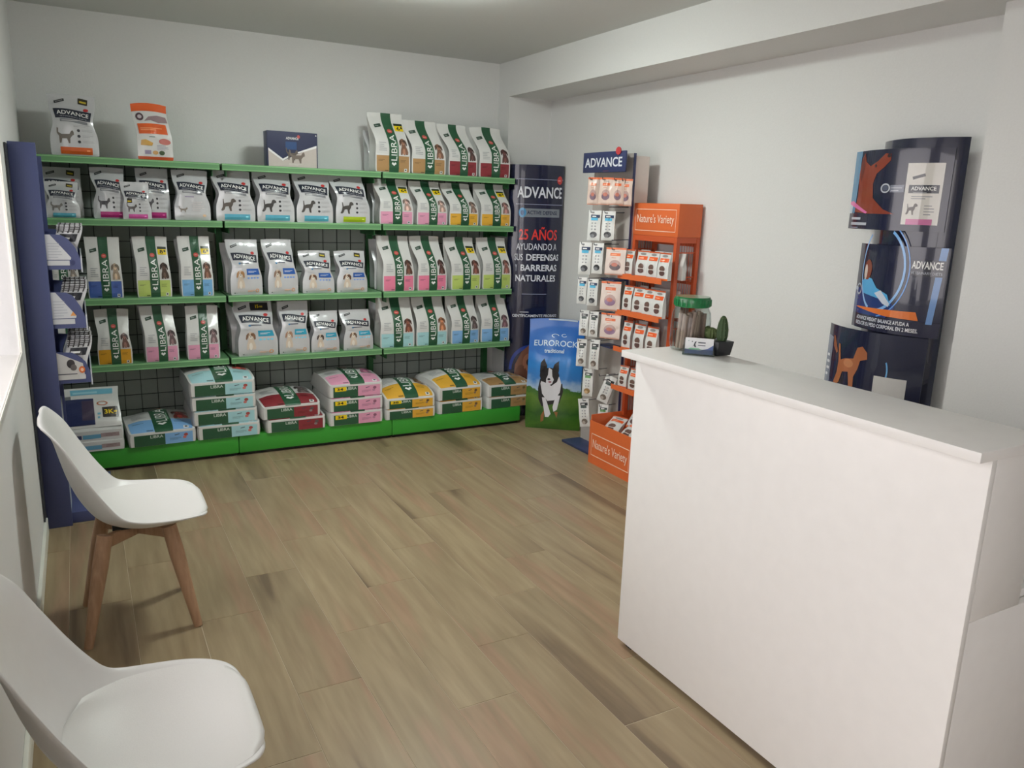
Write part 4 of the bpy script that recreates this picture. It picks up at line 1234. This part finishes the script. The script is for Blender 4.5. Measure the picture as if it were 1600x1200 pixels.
d.text('REDUCIR SU PESO CORPORAL EN 2 MESES.', .1, .04, .84, .085, (222, 224, 232), 4, bold=.02)
apply_print(d, f2, 'poster_print', t, base=.0006, step=.0004, rough=.2, coat=.6)
d = Design(16, 6)
d.poly([(0, 0), (0, .9), (.1, .88), (.1, 0)], (120, 128, 146), 1)
d.poly([(.1, .0), (.1, .5), (.5, .35), (.9, .45), (1, .4), (1, 0)], (30, 50, 84), 1)
d.shape(DOG, .18, .44, .56, .86, (172, 104, 68), 2); d.ell(.36, .68, .06, .04, (196, 130, 90), 3)
d.poly([(.18, .74), (.12, .8), (.1, .9), (.13, .9), (.2, .76)], (150, 90, 60), 2)
d.ring(.62, .66, .13, .2, .9, (110, 170, 220), 2, 20, -.9, .5)
d.ring(.44, .35, .05, .06, .6, (190, 194, 204), 3, 16); d.rect(.48, .30, .62, .38, (110, 116, 136), 2); d.lines(.5, .31, .6, .37, 2, (170, 176, 190), 3, .4)
d.rect(.64, .0, .90, .62, (206, 204, 202), 3); d.rect(.66, .17, .87, .27, (46, 50, 62), 4); d.text('ADVANCE', .68, .20, .85, .25, WH, 5, bold=.02)
d.rrect(.72, .42, .09, .03, .3, (70, 70, 76), 4, asp=1.2); d.lines(.67, .08, .85, .15, 2, (130, 132, 140), 4, .4)
d.text('VET', .03, .62, .07, .76, (214, 218, 226), 3, rot=True) if False else d.lines(.02, .5, .08, .75, 4, (206, 210, 220), 3, .4)
apply_print(d, f3, 'poster_print', t, base=.0006, step=.0004, rough=.2, coat=.6)

# ================================================================ RECEPTION COUNTER
t = thing('reception_counter', 'white reception counter with overhanging top in the right foreground', 'counter', (1.882, .877, 0))
def CB(name, a, b_, c, dd, e, f, m=WHITE, bevel=.0015): return box(name, a - 1.882, b_ - 1.882, c - .877, dd - .877, e, f, m, t, bevel)
CB('front_panel', 1.882, 1.901, .877, 2.088, .022, 1.0845)
CB('worktop', 1.83, 2.112, .873, 2.105, 1.085, 1.108)
CB('end_panel', 1.9015, 2.092, .8772, .896, .706, 1.0845)
CB('end_panel', 1.9015, 2.092, 2.069, 2.0878, .022, 1.0845)
CB('desk_end_panel', 1.9015, 2.62, .8772, .896, .022, .7055)
CB('desk_end_panel', 2.093, 2.62, 2.069, 2.0878, .022, .7055)
CB('desk_top', 1.9015, 2.62, .8965, 2.0685, .706, .728)
CB('inner_panel', 2.074, 2.092, .8965, 2.0685, .7285, 1.0845)
CB('foot', 1.90, 2.60, .90, .93, .0, .0215, BLACKP)
CB('foot', 1.90, 2.60, 2.03, 2.06, .0, .0215, BLACKP)

# jar with green lid
t = thing('treat_jar', 'clear jar of brown chew sticks with a green lid on the counter', 'jar', (2.06, 2.03, 1.108))
GJ = glass_mat((226, 232, 230), .8, .05, .7)
bm = bmesh.new()
lathe(bm, [(.055, .002), (.064, .006), (.068, .03), (.067, .10), (.064, .13), (.056, .146), (.053, .158)], 36)
finish('jar_body', bm, GJ, t, True, 60)
bm = bmesh.new(); GN = mat((22, 120, 66), .25, name='green_plastic', coat=.4)
lathe(bm, [(.0585, .150), (.061, .153), (.061, .178), (.058, .184), (.03, .1845)], 36)
for i in range(24):
    a = 2 * math.pi * i / 24; bx(bm, -.002, .002, -.0012, .0012, .154, .176, M=Matrix.Rotation(a, 4, 'Z') @ Matrix.Translation((.0615, 0, 0)))
finish('jar_lid', bm, GN, t, True, 40)
ST = [mat((164, 136, 126), .6, .001, 60, name='chew_stick'), mat((190, 164, 150), .6, .001, 61, name='pale_chew_stick')]
for i in range(22):
    rr = random.Random(i); a = i * 2.4; r0 = .012 + .034 * math.sqrt((i % 11) / 11)
    bm = bmesh.new(); tube(bm, (r0 * math.cos(a), r0 * math.sin(a), .008), (r0 * math.cos(a + .25), r0 * math.sin(a + .25), .118 + .02 * rr.random()), .0062, n=8)
    o = finish('chew_stick', bm, ST[i % 2], None, True)
    o.location = (2.06, 2.03, 1.108); o['label'] = 'brown chew stick inside the clear jar'; o['category'] = 'chew stick'; o['group'] = 'chew sticks in the jar'

# cactus planter
t = thing('cactus_planter', 'small dark planter with three green cacti beside the jar', 'cactus', (2.095, 1.945, 1.108), .0)
bm = bmesh.new()
vs = bx(bm, -.034, .034, -.055, .055, 0.0005, .048, bevel=.002)
for v in bm.verts:
    k_ = .86 + .16 * v.co.z / .05; v.co.x *= k_; v.co.y *= k_
finish('planter_box', bm, mat((46, 48, 52), .45), t, True)
CG = mat((62, 84, 52), .7, .0012, 180, name='cactus_skin'); CG2 = mat((92, 108, 64), .7, .0012, 181, name='pale_cactus_skin')
def cactus(x, y, prof, m, ribs=10):
    bm = bmesh.new(); n = ribs * 4; rings = []
    for r, z in prof:
        rings.append([bm.verts.new((x + r * (1 + .1 * math.cos(ribs * 2 * math.pi * i / n)) * math.cos(2 * math.pi * i / n),
                                    y + r * (1 + .1 * math.cos(ribs * 2 * math.pi * i / n)) * math.sin(2 * math.pi * i / n), z)) for i in range(n)])
    for a, b_ in zip(rings, rings[1:]):
        for i in range(n): bm.faces.new((a[i], a[(i+1) % n], b_[(i+1) % n], b_[i]))
    bm.faces.new(rings[-1]); bm.faces.new(rings[0][::-1])
    o = finish('cactus_stem', bm, m, t, True, 60)
    bm = bmesh.new()
    for r, z in prof[1:-1]:
        for i in range(ribs):
            a = 2 * math.pi * i / ribs; R = r * 1.08
            tube(bm, (x + R * math.cos(a), y + R * math.sin(a), z), (x + (R + .004) * math.cos(a), y + (R + .004) * math.sin(a), z + .002), .0005, .0001, n=3, caps=False)
    sp_ = finish('spines', bm, mat((196, 190, 150), .6), t); sp_['kind'] = 'stuff'
cactus(.004, -.028, [(.014, .049), (.017, .062), (.0175, .085), (.014, .108), (.009, .124), (.004, .131)], CG)
cactus(-.006, .012, [(.012, .049), (.019, .058), (.020, .070), (.014, .082), (.005, .087)], CG2, 12)
cactus(.004, .042, [(.009, .049), (.012, .06), (.012, .074), (.008, .084), (.003, .088)], CG2, 8)
for q in ((-.010, -.005), ):
    pass

# card holder with business cards
t = thing('card_holder', 'clear holder with white and blue business cards in front of the cacti', 'card holder', (2.018, 1.935, 1.108), math.radians(-46))
CLR = glass_mat((226, 232, 232), .85, .03)
bm = bmesh.new()
bx(bm, -.052, .052, -.012, .03, .0, .002); bx(bm, -.052, .052, -.012, -.010, .002, .022); bx(bm, -.052, .052, .022, .024, .002, .052)
bx(bm, -.052, -.0505, -.0099, .0219, .002, .03); bx(bm, .0505, .052, -.0099, .0219, .002, .03)
finish('holder_body', bm, CLR, t)
cs = thing('business_card', 'stack of white and blue business cards in the clear holder', 'card', (2.018, 1.935, 1.1105), math.radians(-46))
M = Matrix.Translation((0, .004, 0)) @ Matrix.Rotation(math.radians(-12), 4, 'X')
bm = bmesh.new(); bx(bm, -.046, .046, -.004, .004, .0005, .054, M=M); finish('card_stack', bm, mat((232, 234, 236), .5), cs)
d = Design(4, 3)
d.poly([(0, 0), (0, .28), (.25, .24), (.55, .24), (.8, .36), (1, .6), (1, 0)], (52, 84, 148), 1)
d.poly([(.1, .28), (.3, .25), (.6, .27), (.5, .36), (.2, .36)], (120, 190, 150), 2)
d.poly([(.24, .45), (.3, .5), (.34, .75), (.4, .8), (.36, .6), (.4, .42), (.35, .42), (.32, .5)], (44, 52, 62), 2)
d.ell(.25, .76, .02, .04, (44, 52, 62), 2, 10)
d.lines(.46, .68, .86, .86, 1, (90, 94, 104), 2, .4); d.lines(.46, .52, .86, .66, 1, (90, 94, 104), 2, .4); d.ell(.12, .8, .015, .03, (90, 160, 140), 2, 8)
O = M @ Vector((-.046, -.0041, .0005)); V_ = M.to_3x3() @ Vector((0, 0, .0535))
apply_print(d, planar(O, (.092, 0, 0), V_), 'card_print', cs)

# ================================================================ CHAIRS
def catmull(P, n):
    P = np.array(P, float); out = []
    m = len(P) - 1
    for q in np.linspace(0, m, n):
        i = min(int(q), m - 1); f = q - i
        p0 = P[max(i-1, 0)]; p1 = P[i]; p2 = P[i+1]; p3 = P[min(i+2, m)]
        out.append(.5 * ((2*p1) + (-p0+p2)*f + (2*p0-5*p1+4*p2-p3)*f*f + (-p0+3*p1-3*p2+p3)*f**3))
    return np.array(out)
#       x      z     half-w  cup(forward) lift
CH = [(-.262, .822, .150, .000, -.012),
      (-.251, .812, .168, .006, -.006),
      (-.228, .750, .190, .030, .000),
      (-.212, .675, .200, .054, .000),
      (-.192, .592, .206, .076, .006),
      (-.162, .512, .212, .086, .022),
      (-.112, .440, .222, .070, .050),
      (-.035, .402, .234, .030, .070),
      (.050, .392, .242, .004, .070),
      (.132, .402, .243, .000, .054),
      (.198, .421, .234, .000, .028),
      (.235, .431, .228, .000, .006),
      (.250, .420, .222, -.005, -.002)]
CS = catmull(CH, 57)
def shell_pt(i, w, dn=0.0):
    x, z, hw, cup, lift = CS[i]
    m = len(CS) - 1
    s = i / m
    e = 1.0
    if s < .10: e = (1 - (1 - s / .10) ** 2.6) ** (1 / 2.6) if s > 0 else 0.0
    if s > .60: e = (1 - ((s - .60) / .40) ** 2.5) ** (1 / 2.5) if s < 1 else 0.0
    hw = hw * ((.40 + .60 * e) if s < .5 else (.10 + .90 * e))
    aw = abs(w)
    c = aw ** 2.5
    a = CS[max(i-1, 0)]; b = CS[min(i+1, m)]
    tx, tz = b[0] - a[0], b[1] - a[1]; l = math.hypot(tx, tz); tx, tz = tx / l, tz / l
    nx, nz = -tz, tx
    if nz < 0 and nx < 0: nx, nz = -nx, -nz
    return Vector((x + cup * c + nx * dn, hw * w, z + lift * c + nz * dn))
def make_chair(label, loc, rz):
    t = thing('shell_chair', label, 'chair', loc, rz, 'white shell chairs along the left wall')
    n = len(CS); nw = 18
    bm = bmesh.new()
    top = [[bm.verts.new(shell_pt(i, -1 + 2 * j / nw)) for j in range(nw + 1)] for i in range(n)]
    for i in range(n - 1):
        for j in range(nw):
            bm.faces.new((top[i][j], top[i+1][j], top[i+1][j+1], top[i][j+1]))
    bmesh.ops.recalc_face_normals(bm, faces=bm.faces)
    o = finish('seat_shell', bm, SHELL, t, True, 80)
    md = o.modifiers.new('thickness', 'SOLIDIFY'); md.thickness = .009; md.offset = 0
    md = o.modifiers.new('rounding', 'SUBSURF'); md.levels = 1; md.render_levels = 1
    # cushion pad
    bm = bmesh.new(); i0, i1 = 26, 55
    rows = []
    for i in range(i0, i1 + 1):
        q = (i - i0) / (i1 - i0)
        e = (1 - abs(2 * q - 1) ** 3.2) ** (1 / 3.2)
        row = []
        for j in range(nw + 1):
            w = (-1 + 2 * j / nw)
            r = max(abs(w) ** 4 , abs(2 * q - 1) ** 6)
            f_ = e if q < .5 else 1 - (1 - e) * .4
            row.append(bm.verts.new(shell_pt(i, w * .92 * (.25 + .75 * f_), .0055 + .010 * (1 - r) ** .6)))
        rows.append(row)
    for a, b_ in zip(rows, rows[1:]):
        for j in range(nw): bm.faces.new((a[j], b_[j], b_[j+1], a[j+1]))
    bmesh.ops.recalc_face_normals(bm, faces=bm.faces)
    ext = bmesh.ops.extrude_edge_only(bm, edges=[e for e in bm.edges if e.is_boundary])
    for v in [g for g in ext['geom'] if isinstance(g, bmesh.types.BMVert)]:
        v.co.z -= .006
    o = finish('seat_pad', bm, PAD, t, True, 80)
    # legs, tapered round beech
    tops = {}
    for sx in (-1, 1):
        for sy in (-1, 1):
            a = Vector((sx * .105 + .01, sy * .095, .385)); b_ = Vector((sx * .182 + .005, sy * .17, .0))
            tops[(sx, sy)] = a
            bm = bmesh.new()
            mid = a.lerp(b_, .28)
            tube(bm, b_, mid, .0155, .027, n=18); tube(bm, mid, a, .027, .026, n=18)
            finish('leg', bm, BEECH, t, True)
    for s in (1, -1):
        a = tops[(-1, -s)]; b_ = tops[(1, s)]
        d_ = (b_ - a); ang = math.atan2(d_.y, d_.x); L_ = d_.length
        c = (a + b_) / 2
        bm = bmesh.new()
        bx(bm, -L_ / 2, L_ / 2, -.011, .011, -.055 if s == 1 else -.050, -.008 if s == 1 else -.010, bevel=.003, M=Matrix.Translation((c.x, c.y, .390)) @ Matrix.Rotation(ang, 4, 'Z'))
        for v in bm.verts:
            q = Vector((v.co.x - c.x, v.co.y - c.y, 0)).length / (L_ / 2)
            if v.co.z < .36: v.co.z += .016 * (1 - min(1, q)) ** 1.0
        finish('cross_rail', bm, BEECH, t, True)
    bm = bmesh.new(); bx(bm, -.07, .09, -.06, .06, .379, .3865, bevel=.002); finish('mounting_plate', bm, BLACKP, t, True)
    return t
make_chair('white shell chair standing by the left wall close to the navy stand', (.338, 3.045, 0), math.radians(0))
make_chair('nearest white shell chair at the bottom left corner of the view', (.264, 1.655, 0), math.radians(0))
